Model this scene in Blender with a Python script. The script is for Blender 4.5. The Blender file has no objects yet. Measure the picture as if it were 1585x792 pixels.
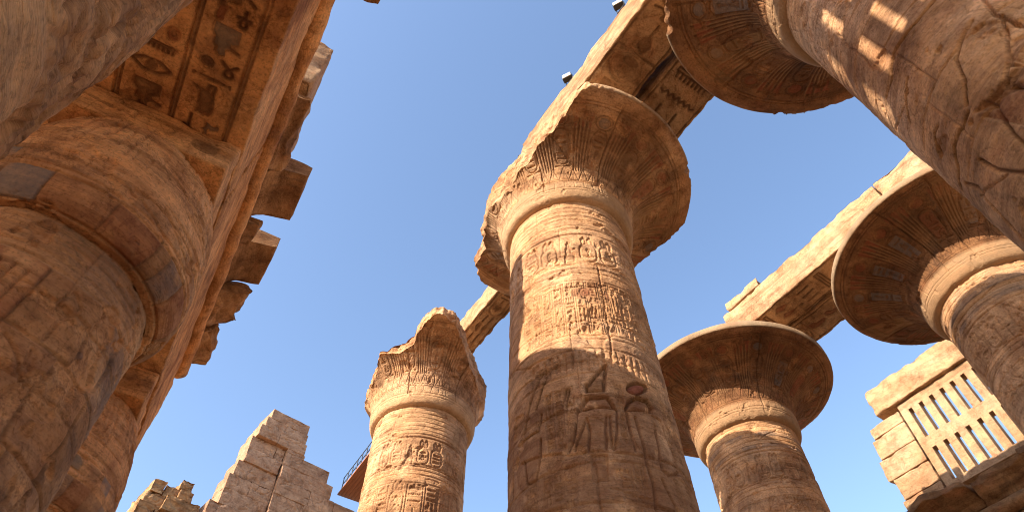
import bpy, math, random
import numpy as np
from math import radians as RAD, pi as PI

# ---------------------------------------------------------------- camera, sky, sun, exposure
U = 7.2                       # metres per plan unit (half the nave's width or so)
EYE = 1.6                     # eye height above the ground
SC = bpy.context.scene
COL = SC.collection

cam_d = bpy.data.cameras.new('camera')
cam = bpy.data.objects.new('camera', cam_d); COL.objects.link(cam)
cam_d.sensor_width = 36.0
cam_d.lens = 36.0 * 1000.0 / 1585.0
cam_d.clip_start = 0.05; cam_d.clip_end = 5000.0
_f = np.array([0.32721796, 0.48879235, 0.80870912]); _r = np.array([0.83352296, -0.55247475, -0.00333649]); _u = np.array([-0.44516052, -0.67516938, 0.58819931])
from mathutils import Matrix, Vector
cam.matrix_world = Matrix(((_r[0], _u[0], -_f[0], 0), (_r[1], _u[1], -_f[1], 0), (_r[2], _u[2], -_f[2], EYE), (0, 0, 0, 1)))
SC.camera = cam

SUN_DIR = np.array([-0.997, -0.08, 0.60]); SUN_DIR /= np.linalg.norm(SUN_DIR)   # towards the sun
SUN_EL = math.asin(SUN_DIR[2]); SUN_AZ = math.atan2(SUN_DIR[0], SUN_DIR[1])
world = bpy.data.worlds.new('World'); SC.world = world; world.use_nodes = True
wn = world.node_tree.nodes; wl = world.node_tree.links
sky = wn.new('ShaderNodeTexSky'); sky.sky_type = 'NISHITA'; sky.sun_disc = False
sky.sun_elevation = SUN_EL; sky.sun_rotation = SUN_AZ
sky.altitude = 100.0; sky.air_density = 1.0; sky.dust_density = 1.2; sky.ozone_density = 1.5
wl.new(sky.outputs['Color'], wn['Background'].inputs['Color'])
wn['Background'].inputs['Strength'].default_value = 0.132

sun_d = bpy.data.lights.new('sun', 'SUN'); sun_d.energy = 4.0; sun_d.angle = RAD(0.5); sun_d.color = (1.0, 0.89, 0.73)
sun = bpy.data.objects.new('sun', sun_d); COL.objects.link(sun)
sun.rotation_euler = Vector(SUN_DIR).to_track_quat('Z', 'Y').to_euler()

SC.view_settings.view_transform = 'Standard'; SC.view_settings.look = 'None'
SC.view_settings.gamma = 1.0; SC.view_settings.use_curve_mapping = False
SC.view_settings.exposure = 1.56
SC.render.engine = 'CYCLES'
SC.cycles.pixel_filter_type = 'BLACKMAN_HARRIS'; SC.cycles.filter_width = 1.0
SC.cycles.use_denoising = True; SC.cycles.use_adaptive_sampling = False
SC.cycles.max_bounces = 8; SC.cycles.diffuse_bounces = 6

rng = np.random.default_rng(7)
random.seed(7)

# ---------------------------------------------------------------- noise
_PERM = np.random.default_rng(3).permutation(256).astype(np.int64); _PERM = np.concatenate([_PERM, _PERM, _PERM])
_GR = np.random.default_rng(4).normal(size=(256, 3)); _GR /= np.linalg.norm(_GR, axis=1)[:, None]; _GR = _GR.astype(np.float32)
def perlin(p):
    p = np.asarray(p, np.float32); sh = p.shape[:-1]; p = p.reshape(-1, 3)
    i = np.floor(p).astype(np.int64); f = p - i; i &= 255
    w = f*f*f*(f*(f*6-15)+10)
    out = np.zeros(len(p), np.float32)
    for dx in (0, 1):
        wx = w[:, 0] if dx else 1-w[:, 0]
        for dy in (0, 1):
            wy = w[:, 1] if dy else 1-w[:, 1]
            a = _PERM[_PERM[i[:, 0]+dx]+i[:, 1]+dy]
            for dz in (0, 1):
                wz = w[:, 2] if dz else 1-w[:, 2]
                g = _GR[_PERM[a+i[:, 2]+dz]]
                out += wx*wy*wz*(g[:, 0]*(f[:, 0]-dx)+g[:, 1]*(f[:, 1]-dy)+g[:, 2]*(f[:, 2]-dz))
    return out.reshape(sh)
def fbm(p, oct=4, lac=2.1, gain=0.5):
    p = np.asarray(p, np.float32); s = 0; a = 1.0
    for _ in range(oct):
        s = s + a*perlin(p); p = p*lac+17.3; a *= gain
    return s
def sstep(a, b, x):
    t = np.clip((x-a)/(b-a), 0, 1); return t*t*(3-2*t)

# ---------------------------------------------------------------- carved relief: a height field in metres over a flat u,v sheet
class Relief:
    def __init__(s, W, H, res=0.012, seed=0, wrap=False):
        s.W, s.H, s.res, s.wrap = W, H, res, wrap
        s.nu = max(4, int(W/res)); s.nv = max(4, int(H/res))
        s.C = np.zeros((s.nv, s.nu), np.float32); s.D = np.zeros_like(s.C)
        s.P = np.zeros((s.nv, s.nu, 4), np.float32)
        s.r = random.Random(seed); s.seed = seed
    def _box(s, pts, m):
        a = np.min(pts, 0)-m; b = np.max(pts, 0)+m
        i0 = max(0, int(a[0]/s.res)); i1 = min(s.nu, int(b[0]/s.res)+2)
        j0 = max(0, int(a[1]/s.res)); j1 = min(s.nv, int(b[1]/s.res)+2)
        if i1 <= i0 or j1 <= j0: return None
        x = (np.arange(i0, i1)+0.5)*s.res; y = (np.arange(j0, j1)+0.5)*s.res
        X, Y = np.meshgrid(x, y)
        return slice(j0, j1), slice(i0, i1), X, Y
    @staticmethod
    def _dist(pts, X, Y):
        d = np.full(X.shape, 1e9)
        for (x0, y0), (x1, y1) in zip(pts[:-1], pts[1:]):
            dx, dy = x1-x0, y1-y0; L = dx*dx+dy*dy+1e-12
            t = np.clip(((X-x0)*dx+(Y-y0)*dy)/L, 0, 1)
            d = np.minimum(d, (X-x0-t*dx)**2+(Y-y0-t*dy)**2)
        return np.sqrt(d)
    def line(s, pts, w=0.02, d=0.02, closed=False, hard=False, paint=None):
        pts = [tuple(p) for p in pts]
        if closed: pts = pts+[pts[0]]
        b = s._box(np.array(pts), w*2.5)
        if b is None: return
        js, is_, X, Y = b
        g = -d*np.exp(-(s._dist(pts, X, Y)/w)**2)
        T = s.D if hard else s.C
        T[js, is_] = np.minimum(T[js, is_], g)
        if paint is not None:
            a = ((-g/d)**0.7*paint[3]).astype(np.float32)[..., None]; t = s.P[js, is_]
            s.P[js, is_] = t*(1-a)+np.array([*paint[:3], 1.0], np.float32)*a
    def fill(s, pts, d=0.02, w=0.03, paint=None, flat=0.35):
        pts = [tuple(p) for p in pts]
        b = s._box(np.array(pts), w)
        if b is None: return
        js, is_, X, Y = b
        ins = np.zeros(X.shape, bool)
        n = len(pts)
        for k in range(n):
            x0, y0 = pts[k]; x1, y1 = pts[(k+1) % n]
            c = ((y0 > Y) != (y1 > Y))
            with np.errstate(divide='ignore', invalid='ignore'):
                xi = (x1-x0)*(Y-y0)/(y1-y0+1e-12)+x0
            ins ^= c & (X < xi)
        dd = s._dist(pts+[pts[0]], X, Y)
        g = np.where(ins, -d*(flat+(1-flat)*np.exp(-(dd/w)**2)), -d*np.exp(-(dd/(s.res*0.9))**2))
        s.C[js, is_] = np.minimum(s.C[js, is_], g)
        if paint is not None:
            a = (ins*paint[3]).astype(np.float32)[..., None]
            s.P[js, is_] = s.P[js, is_]*(1-a)+np.array([*paint[:3], 1.0], np.float32)*a
    def rect(s, u0, u1, v0, v1, paint):
        i0, i1 = max(0, int(u0/s.res)), min(s.nu, int(u1/s.res)); j0, j1 = max(0, int(v0/s.res)), min(s.nv, int(v1/s.res))
        if i1 > i0 and j1 > j0:
            a = paint[3]; t = s.P[j0:j1, i0:i1]
            s.P[j0:j1, i0:i1] = t*(1-a)+np.array([*paint[:3], 1.0], np.float32)*a
    def wobble(s, u0, v0, u1, v1, amp=0.02, n=12):
        o = []
        for k in range(n+1):
            t = k/n; o.append((u0+(u1-u0)*t+s.r.uniform(-amp, amp)*(abs(v1-v0) > abs(u1-u0)), v0+(v1-v0)*t+s.r.uniform(-amp, amp)*(abs(u1-u0) >= abs(v1-v0))))
        return o
    def crack(s, u, v, length, ang, w=0.014, d=0.04, step=0.08):
        pts = [(u, v)]; a = ang
        for _ in range(int(length/step)):
            a += s.r.uniform(-0.45, 0.45); a += (ang-a)*0.35
            u += math.cos(a)*step; v += math.sin(a)*step; pts.append((u, v))
        s.line(pts, w, d, hard=True)
    def courses(s, v0, v1, h, w=0.012, d=0.018, block=1.3):
        v = v0
        tints = [(.62, .43, .25), (.34, .19, .10), (.50, .27, .12), (.42, .30, .20), (.56, .34, .17), (.30, .20, .14)]
        while v < v1:
            s.line(s.wobble(0, v, s.W, v, 0.006, 30), w, d*s.r.uniform(.5, 1.1), hard=True)
            u = s.r.uniform(0, block)
            while u < s.W:
                w_ = block*s.r.uniform(.75, 1.6)
                if s.r.random() < .7:
                    i0, i1 = int(u/s.res), min(s.nu, int((u+w_)/s.res)); j0, j1 = max(0, int(v/s.res)), min(s.nv, int((v+h)/s.res))
                    t = s.P[j0:j1, i0:i1]; a = s.r.uniform(.05, .32)
                    k = t[..., 3:] < .3
                    s.P[j0:j1, i0:i1] = np.where(k, np.array([*s.r.choice(tints), a], np.float32), t)
                s.line(s.wobble(u, v, u, min(v+h, v1), 0.01, 5), w, d*s.r.uniform(.5, 1.2), hard=True)
                u += block*s.r.uniform(.75, 1.6)
            v += h
    def finish(s, erode=0.5, rough=0.012, pits=0.5, freq=1.0, wear_paint=0.5, seed=None):
        sd = (s.seed if seed is None else seed)*13.7
        def low(fn, k):
            x = np.arange(0, s.nu+2*k, k)*s.res; y = np.arange(0, s.nv+2*k, k)*s.res
            X, Y = np.meshgrid(x, y); A = fn(np.stack([X, Y, np.full_like(X, sd)], -1))
            fu = np.arange(s.nu)/k; fv = np.arange(s.nv)/k; i = fu.astype(int); j = fv.astype(int); a = (fu-i)[None].astype(np.float32); b = (fv-j)[:, None].astype(np.float32)
            B = A[:, i]*(1-a)+A[:, i+1]*a
            return B[j]*(1-b)+B[j+1]*b
        V3 = np.array
        e = low(lambda p: fbm(p*0.9*freq, 5), 5)
        keep = 1-sstep(0.02, 0.38, e+erode-0.5)*0.85
        n = low(lambda p: fbm(p*V3([2.2, 3.4, 1])*freq+5, 3), 4)*rough
        n = n+low(lambda p: fbm(p*V3([9, 19, 1])*freq+5, 2), 2)*rough*0.34                  # bedding of the stone
        bl = low(lambda p: perlin(p*V3([0.7, 1.6, 1])*freq+9), 6)
        cf = low(lambda p: fbm(p*1.7*freq+40, 5), 3)
        chips = -np.minimum(np.maximum(0, cf-0.30)*0.6, 0.03+np.maximum(0, cf-.3)*.1)*pits  # spalled patches with their own edges
        pp = -np.maximum(0, low(lambda p: perlin(p*15+3), 2)-0.36)*0.07*pits
        wn_ = np.random.default_rng(int(abs(sd)*10)+1).normal(size=s.C.shape).astype(np.float32)
        wn_ = (wn_+np.roll(wn_, 1, 0)+np.roll(wn_, 1, 1)+np.roll(np.roll(wn_, 1, 0), 1, 1))*0.0009
        s.h = s.C*keep + s.D + n + bl*rough*0.8 + chips + pp + wn_
        wp = sstep(-0.25, 0.2, low(lambda p: fbm(p*2.0+70, 5), 3)+(0.5-wear_paint))
        s.P[..., 3] *= wp*np.where(chips < -0.004, 0.2, 1.0)
        return s
    def sample(s, u, v, A=None):
        A = s.h if A is None else A
        fu = u/s.res-0.5; fv = v/s.res-0.5
        fv = np.clip(fv, 0, s.nv-1.001)
        fu = np.mod(fu, s.nu) if s.wrap else np.clip(fu, 0, s.nu-1.001)
        i = np.floor(fu).astype(int); j = np.floor(fv).astype(int); a = fu-i; b = fv-j
        i1 = (i+1) % s.nu if s.wrap else np.minimum(i+1, s.nu-1); i = i % s.nu; j1 = np.minimum(j+1, s.nv-1)
        if A.ndim == 3: a = a[..., None]; b = b[..., None]
        return A[j, i]*(1-a)*(1-b)+A[j, i1]*a*(1-b)+A[j1, i]*(1-a)*b+A[j1, i1]*a*b

# ---------------------------------------------------------------- hieroglyph shapes in a unit cell: ('l', points) cut line, ('c', points) closed line, ('f', points) sunk shape
def _ell(cx, cy, rx, ry, n=16, a0=0, a1=2*PI):
    return [(cx+rx*math.cos(a0+(a1-a0)*k/n), cy+ry*math.sin(a0+(a1-a0)*k/n)) for k in range(n+(0 if abs(a1-a0-2*PI) < 1e-6 else 1))]
GLYPH = {
 'reed': [('l', [(.5, 0), (.5, .5)]), ('f', [(.45, .4), (.3, .7), (.42, 1), (.66, .82), (.6, .5)])],
 'two_reeds': [('l', [(.28, 0), (.28, .5)]), ('f', [(.22, .4), (.12, .7), (.24, 1), (.42, .8), (.36, .5)]), ('l', [(.74, 0), (.74, .5)]), ('f', [(.68, .4), (.58, .7), (.7, 1), (.9, .8), (.82, .5)])],
 'disc': [('f', _ell(.5, .5, .34, .34)), ('c', _ell(.5, .5, .12, .12, 8))],
 'ankh': [('c', _ell(.5, .74, .17, .24)), ('l', [(.5, .5), (.5, 0)]), ('l', [(.2, .46), (.8, .46)])],
 'water': [('l', [(.02, .5)]+[(.02+.08*k, .62 if k % 2 else .4) for k in range(1, 12)]+[(.98, .5)])],
 'water3': [('l', [(.02, y)]+[(.02+.08*k, y+.09 if k % 2 else y-.07) for k in range(1, 12)]+[(.98, y)]) for y in (.2, .5, .8)],
 'bird': [('f', [(.08, .3), (.3, .42), (.42, .62), (.5, .88), (.66, .95), (.78, .84), (.9, .8), (.77, .74), (.72, .58), (.66, .4), (.5, .26), (.3, .24)]), ('l', [(.5, .26), (.48, .02), (.62, .02)]), ('l', [(.62, .34), (.62, .04), (.74, .04)])],
 'owl': [('f', [(.12, .12), (.3, .3), (.34, .6), (.36, .92), (.5, .98), (.68, .94), (.74, .76), (.7, .5), (.66, .28), (.46, .2)]), ('l', [(.5, .22), (.5, 0), (.62, 0)]), ('l', [(.62, .24), (.64, .02)])],
 'foot': [('l', [(.32, .95), (.34, .2), (.8, .14)]), ('l', [(.52, .95), (.52, .34), (.82, .22)])],
 'mouth': [('f', _ell(.5, .32, .44, .3, 10, .2, PI-.2)+_ell(.5, .68, .44, .3, 10, PI+.2, 2*PI-.2))],
 'basket': [('f', [(.06, .62)]+_ell(.5, .62, .44, .4, 10, PI, 2*PI)+[(.94, .62)])],
 'loaf': [('f', _ell(.5, .25, .3, .42, 10, 0, PI))],
 'eye': [('c', [(.05, .5), (.3, .7), (.7, .7), (.95, .5), (.7, .32), (.3, .32)]), ('f', _ell(.5, .5, .13, .15, 8))],
 'snake': [('l', [(.04, .3), (.2, .5), (.36, .3), (.52, .5), (.68, .3), (.8, .4), (.86, .66), (.96, .66)])],
 'staff': [('l', [(.5, 0), (.5, .82), (.3, .96)]), ('l', [(.5, .82), (.72, .76)])],
 'feather': [('f', [(.4, 0), (.36, .6), (.46, .95), (.7, .98), (.72, .7), (.58, .5), (.54, 0)])],
 'seated': [('f', [(.2, 0), (.2, .3), (.3, .42), (.3, .66), (.4, .72), (.38, .86), (.48, .98), (.6, .9), (.58, .74), (.68, .64), (.66, .5), (.84, .4), (.82, 0)]), ('l', [(.68, .6), (.9, .66)])],
 'comb': [('c', [(.06, .3), (.94, .3), (.94, .5), (.06, .5)])]+[('l', [(.12+.11*k, .5), (.12+.11*k, .78)]) for k in range(8)],
 'pool': [('c', [(.06, .3), (.94, .3), (.94, .66), (.06, .66)]), ('l', [(.06, .48), (.94, .48)])],
 'scarab': [('f', _ell(.5, .46, .24, .34)), ('f', _ell(.5, .86, .14, .1, 8)), ('l', [(.28, .6), (.06, .8)]), ('l', [(.72, .6), (.94, .8)]), ('l', [(.27, .36), (.06, .16)]), ('l', [(.73, .36), (.94, .16)])],
 'djed': [('l', [(.42, 0), (.42, 1)]), ('l', [(.58, 0), (.58, 1)])]+[('l', [(.25, y), (.75, y)]) for y in (.6, .72, .84, .96)],
 'vase': [('f', [(.36, .95), (.64, .95), (.6, .78), (.74, .56), (.66, .2), (.56, 0), (.44, 0), (.34, .2), (.26, .56), (.4, .78)])],
 'sedge': [('l', [(.5, 0), (.5, .8), (.3, 1)]), ('l', [(.5, .5), (.8, .72)]), ('l', [(.5, .3), (.2, .5)])],
 'house': [('l', [(.7, .1), (.92, .1), (.92, .8), (.08, .8), (.08, .1), (.3, .1)])],
 'flag': [('l', [(.35, 0), (.35, 1)]), ('f', [(.35, .98), (.85, .9), (.85, .7), (.35, .76)])],
 'arm': [('l', [(.04, .6), (.1, .4), (.8, .4), (.96, .52)]), ('l', [(.12, .54), (.8, .52)])],
 'rope': [('c', _ell(.45, .72, .22, .22, 12)), ('l', [(.3, .55), (.9, .05)]), ('l', [(.6, .55), (.1, .05)])],
 'strokes': [('l', [(x, .15), (x, .85)]) for x in (.2, .5, .8)],
 'hare': [('f', [(.1, .2), (.1, .5), (.4, .62), (.62, .6), (.66, .78), (.6, 1), (.74, .98), (.78, .8), (.9, .7), (.8, .58), (.74, .3), (.8, .16), (.6, .2), (.5, .3), (.3, .28), (.2, .14)])],
}
TALL = ['reed', 'two_reeds', 'ankh', 'staff', 'feather', 'foot', 'djed', 'vase', 'sedge', 'flag', 'owl', 'bird', 'seated', 'hare', 'scarab', 'strokes', 'rope']
WIDE = ['water', 'mouth', 'basket', 'eye', 'snake', 'comb', 'pool', 'arm', 'house', 'loaf', 'disc', 'water3']
def put(R, kind, u, v, w, h, d=0.03, lw=0.016, paint=None, flip=False, rot=False, lp=None):
    for k, pts in GLYPH[kind]:
        q = [((1-x) if flip else x, y) for x, y in pts]
        q = [(u+(1-y)*w, v+x*h) for x, y in q] if rot else [(u+x*w, v+y*h) for x, y in q]
        if k == 'f': R.fill(q, d, lw*2.2, paint)
        else: R.line(q, lw, d, closed=(k == 'c'), paint=lp if lp is not None else paint)
def text_column(R, u0, u1, v0, v1, d=0.045, lw=0.016, border=True, paint=None, sz=1.0):
    w = u1-u0; v = v1
    if border:
        R.line([(u0, v0), (u0, v1)], lw, d); R.line([(u1, v0), (u1, v1)], lw, d)
    while v > v0+w*0.35:
        if R.r.random() < 0.5:
            h = w*0.42*sz; put(R, R.r.choice(WIDE), u0+w*.1, v-h, w*.8, h*.9, d, lw, paint, R.r.random() < .4); v -= h*1.06
        else:
            h = w*0.82*sz
            if R.r.random() < .45:
                for q in (0, 1): put(R, R.r.choice(TALL), u0+w*(.08+.44*q), v-h, w*.4, h*.94, d, lw, paint)
            else: put(R, R.r.choice(TALL), u0+w*.12, v-h, w*.76, h*.94, d, lw, paint, R.r.random() < .4)
            v -= h*1.06
def cartouche(R, u, v, w, h, d=0.03, lw=0.016, crown=True, paint=None, base=True):
    r = w*0.5
    pts = _ell(u+r, v+h-r, r, r, 8, 0, PI)+_ell(u+r, v+r, r, r, 8, PI, 2*PI)
    R.line(pts, lw*1.1, d, closed=True)
    if base: R.line([(u-w*.08, v-lw*2), (u+w*1.08, v-lw*2)], lw*1.2, d)
    y = v+h-r*.8
    while y > v+r*.7:
        g = R.r.choice(['disc', 'scarab', 'seated', 'water', 'basket', 'reed', 'comb', 'mouth', 'feather'])
        hh = w*(.34 if g in WIDE else .62)
        put(R, g, u+w*.16, y-hh, w*.68, hh*.92, d*.9, lw*.8, paint); y -= hh*1.05
    if crown:
        for s_ in (-1, 1):
            cx = u+r+s_*w*.2
            R.fill([(cx-w*.14, v+h), (cx-w*.18, v+h+w*.5), (cx, v+h+w*.75), (cx+w*.18, v+h+w*.5), (cx+w*.14, v+h)], d, lw*2, paint)
        R.fill(_ell(u+r, v+h+w*.12, w*.16, w*.14, 10), d, lw*2, paint)
def frieze(R, u0, u1, v0, v1, d=0.03, lw=0.016, paint=None):
    H = v1-v0; w = H*0.44; u = u0
    R.line([(u0, v0-lw*3), (u1, v0-lw*3)], lw, d); R.line([(u0, v1+lw*2), (u1, v1+lw*2)], lw, d)
    k = 0
    while u < u1:
        if k % 3 == 2:
            put(R, R.r.choice(['seated', 'bird', 'vase', 'ankh', 'djed']), u, v0, w*.8, H*.75, d, lw, paint); u += w*.95
        else:
            cartouche(R, u, v0+lw*2, w*.82, H*.62, d, lw, True, paint); u += w*1.02
        k += 1

# ---------------------------------------------------------------- mesh building
def grid(P):
    nv, nu = P.shape[:2]
    idx = np.arange(nv*nu).reshape(nv, nu)
    q = np.stack([idx[:-1, :-1], idx[:-1, 1:], idx[1:, 1:], idx[1:, :-1]], -1).reshape(-1, 4)
    return P.reshape(-1, 3), q
def mesh_object(name, parts, mat, parent=None, loc=None, smooth=True, paint=None):
    """parts: list of (verts in world metres, quads[, rgba]) linked as ONE object; parent gives the origin."""
    V = []; Q = []; A = []; n = 0
    for pt in parts:
        v, q = np.asarray(pt[0], np.float32), np.asarray(pt[1], np.int64)
        a = pt[2] if len(pt) > 2 and pt[2] is not None else np.zeros((len(v), 4), np.float32)
        V.append(v); Q.append(q+n); A.append(a.reshape(-1, 4)); n += len(v)
    V = np.concatenate(V); Q = np.concatenate(Q); A = np.concatenate(A).astype(np.float32)
    org = np.array(parent.location if parent is not None else (loc if loc is not None else (0, 0, 0)), np.float32)
    V = V-org
    me = bpy.data.meshes.new(name)
    me.vertices.add(len(V)); me.vertices.foreach_set('co', V.ravel())
    me.loops.add(Q.size); me.loops.foreach_set('vertex_index', Q.ravel().astype(np.int32))
    me.polygons.add(len(Q))
    me.polygons.foreach_set('loop_start', np.arange(0, Q.size, 4, dtype=np.int32))
    me.polygons.foreach_set('loop_total', np.full(len(Q), 4, np.int32))
    me.polygons.foreach_set('use_smooth', np.full(len(Q), bool(smooth)))
    at = me.color_attributes.new('paint', 'FLOAT_COLOR', 'POINT'); at.data.foreach_set('color', A.ravel())
    me.update(calc_edges=True); me.validate()
    me.materials.append(mat)
    o = bpy.data.objects.new(name, me); COL.objects.link(o)
    if parent is not None: o.parent = parent
    else: o.location = org.tolist()
    return o
def thing(name, label, cat, loc, group=None):
    o = bpy.data.objects.new(name, None); COL.objects.link(o); o.location = loc
    o.empty_display_size = 0.3
    o['label'] = label; o['category'] = cat; o['kind'] = 'thing'
    if group: o['group'] = group
    return o
def tag(o, label, cat, group=None):
    o['label'] = label; o['category'] = cat; o['kind'] = 'thing'
    if group: o['group'] = group
    return o
def W(x, y, z): return np.array([x*U, y*U, z*U+EYE])
GZ = -EYE/U                       # ground level in plan units

def rough_box(c, h, rot=0.0, seg=0.12, bev=0.03, amp=0.02, freq=1.2, seed=0, reliefs=None, chip=0.0, shape=None):
    """a weathered stone block: centre c, half sizes h (metres), turned rot about z; reliefs: {face: Relief}"""
    c = np.array(c, float); h = np.array(h, float); parts = []
    cs, sn = math.cos(rot), math.sin(rot); M = np.array([[cs, -sn, 0], [sn, cs, 0], [0, 0, 1]])
    bev = min(bev, h.min()*0.9)
    for ax in range(3):
        for sg in (-1, 1):
            a, b = [(1, 2), (2, 0), (0, 1)][ax]
            key = 'xyz'[ax]+('+' if sg > 0 else '-')
            R = (reliefs or {}).get(key)
            sg_ = R.res*1.05 if R is not None else seg
            na = max(2, int(2*h[a]/sg_)+1); nb = max(2, int(2*h[b]/sg_)+1)
            ta = np.linspace(-h[a], h[a], na+1); tb = np.linspace(-h[b], h[b], nb+1)
            ta = np.unique(np.concatenate([ta, [-h[a]+bev*.5, h[a]-bev*.5]])); tb = np.unique(np.concatenate([tb, [-h[b]+bev*.5, h[b]-bev*.5]]))
            TA, TB = np.meshgrid(ta, tb)
            P = np.zeros(TA.shape+(3,)); P[..., a] = TA; P[..., b] = TB; P[..., ax] = sg*h[ax]
            inn = np.clip(P, -(h-bev), h-bev); N = P-inn; N /= np.linalg.norm(N, axis=-1, keepdims=True)+1e-9
            P = inn+N*bev
            q = P+seed*7.31
            disp = fbm(q*freq, 4)*amp
            if ax < 2: disp = disp+fbm(q*np.array([.8, .8, 7.0]), 3)*amp*.42
            if chip:
                ed = np.sort(h-np.abs(P), axis=-1)[..., 1]           # distance to the nearest edge
                disp = disp-np.maximum(0, fbm(q*1.6+11, 3)+0.12)*chip*np.exp(-ed/(chip*1.6+1e-6))
            col = None
            if R is not None:
                uu = TA+h[a]; vv = TB+h[b]
                if sg < 0: uu = 2*h[a]-uu
                e = np.clip(np.minimum(h[a]-np.abs(TA), h[b]-np.abs(TB))/(bev*2), 0, 1)
                disp = disp+R.sample(uu, vv)*e
                col = R.sample(uu, vv, R.P)
            P = P+N*disp[..., None]
            if shape is not None: P = shape(P)
            P = P@M.T+c
            v, f = grid(P)
            if sg < 0: f = f[:, ::-1] if False else f
            parts.append((v, f, col.reshape(-1, 4) if col is not None else None))
    return parts

def lathe(cx, cy, prof, phis, disp=None, seed=0, rlim=None, zlim=None, amp=0.012, freq=1.1, paint=None, closed=True):
    """surface of revolution (plan units in, metres out). prof: (n,2) array of r,z; disp(PHI, S, Z)->metres along the normal"""
    prof = np.asarray(prof, float)
    dr = np.gradient(prof[:, 0]); dz = np.gradient(prof[:, 1]); L = np.hypot(dr, dz)+1e-9
    nr, nz = dz/L, -dr/L
    s = np.concatenate([[0], np.cumsum(np.hypot(np.diff(prof[:, 0]), np.diff(prof[:, 1])))])*U
    PH, S = np.meshgrid(phis, s)
    R = np.repeat(prof[:, :1], len(phis), 1)*U; Z = np.repeat(prof[:, 1:], len(phis), 1)*U
    NR = np.repeat(nr[:, None], len(phis), 1); NZ = np.repeat(nz[:, None], len(phis), 1)
    cut = np.zeros(R.shape, np.float32)
    if rlim is not None:
        lim = rlim(PH)*U
        q = np.stack([np.cos(PH)*lim*2.2, np.sin(PH)*lim*2.2, Z*2.0+seed], -1)
        lim = lim*(1+fbm(q*.55, 3)*0.07+fbm(q*2.2, 2)*.034)
        cut = (R > lim).astype(np.float32); R = np.minimum(R, lim)
    if zlim is not None:
        lim = zlim(PH)*U
        q = np.stack([np.cos(PH)*R*1.6, np.sin(PH)*R*1.6, R*0+seed+5], -1)
        lim = lim+fbm(q*.7, 3)*0.33+fbm(q*2.5, 2)*.05
        cut = np.maximum(cut, (Z > lim)); Z = np.minimum(Z, lim)
    X = np.cos(PH)*R; Y = np.sin(PH)*R
    q = np.stack([X, Y, Z], -1)+seed*3.7
    D = fbm(q*freq, 4)*amp
    col = None
    if disp is not None:
        d, col = disp(PH, S, Z/U)
        D = D+d*(1-cut)
        if col is not None: col = col*(1-cut)[..., None]
    D = D+cut*(fbm(q*np.array([.9, .9, 4.5]), 4)*0.07+fbm(q*4, 2)*.012)
    NRc = NR*(1-cut)+cut; NZc = NZ*(1-cut)
    P = np.stack([cx*U+np.cos(PH)*(R+D*NRc), cy*U+np.sin(PH)*(R+D*NRc), Z+D*NZc+EYE], -1)
    v, f = grid(P)
    return (v, f, col.reshape(-1, 4) if col is not None else None)

def phi_samples(center, n_dense, n_rest=40, half=RAD(98)):
    a = np.linspace(center-half, center+half, n_dense)
    b = np.linspace(center+half, center+2*PI-half, n_rest)[1:]
    return np.concatenate([a, b])
def smooth_prof(pts, n):
    pts = np.array(pts, float)
    t = np.concatenate([[0], np.cumsum(np.hypot(np.diff(pts[:, 0]), np.diff(pts[:, 1])))])
    tt = np.linspace(0, t[-1], n)
    tt = np.unique(np.concatenate([tt, t]))
    return np.stack([np.interp(tt, t, pts[:, 0]), np.interp(tt, t, pts[:, 1])], -1)
def spline(pts, n=12):
    """Catmull-Rom through r,z control points"""
    P = np.array(pts, float); P = np.vstack([2*P[0]-P[1], P, 2*P[-1]-P[-2]]); o = []
    for i in range(1, len(P)-2):
        for k in range(n):
            t = k/n; a, b, c, d = P[i-1:i+3]
            o.append(0.5*((2*b)+(-a+c)*t+(2*a-5*b+4*c-d)*t*t+(-a+3*b-3*c+d)*t**3))
    o.append(P[-2]); return np.array(o)
def ang_interp(table):
    """periodic interpolation of (degrees, value) pairs"""
    a = np.array(sorted(((d % 360), v) for d, v in table)); x = np.concatenate([a[:, 0]-360, a[:, 0], a[:, 0]+360]); y = np.tile(a[:, 1], 3)
    return lambda PH: np.interp(np.degrees(PH) % 360, x, y)

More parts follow.
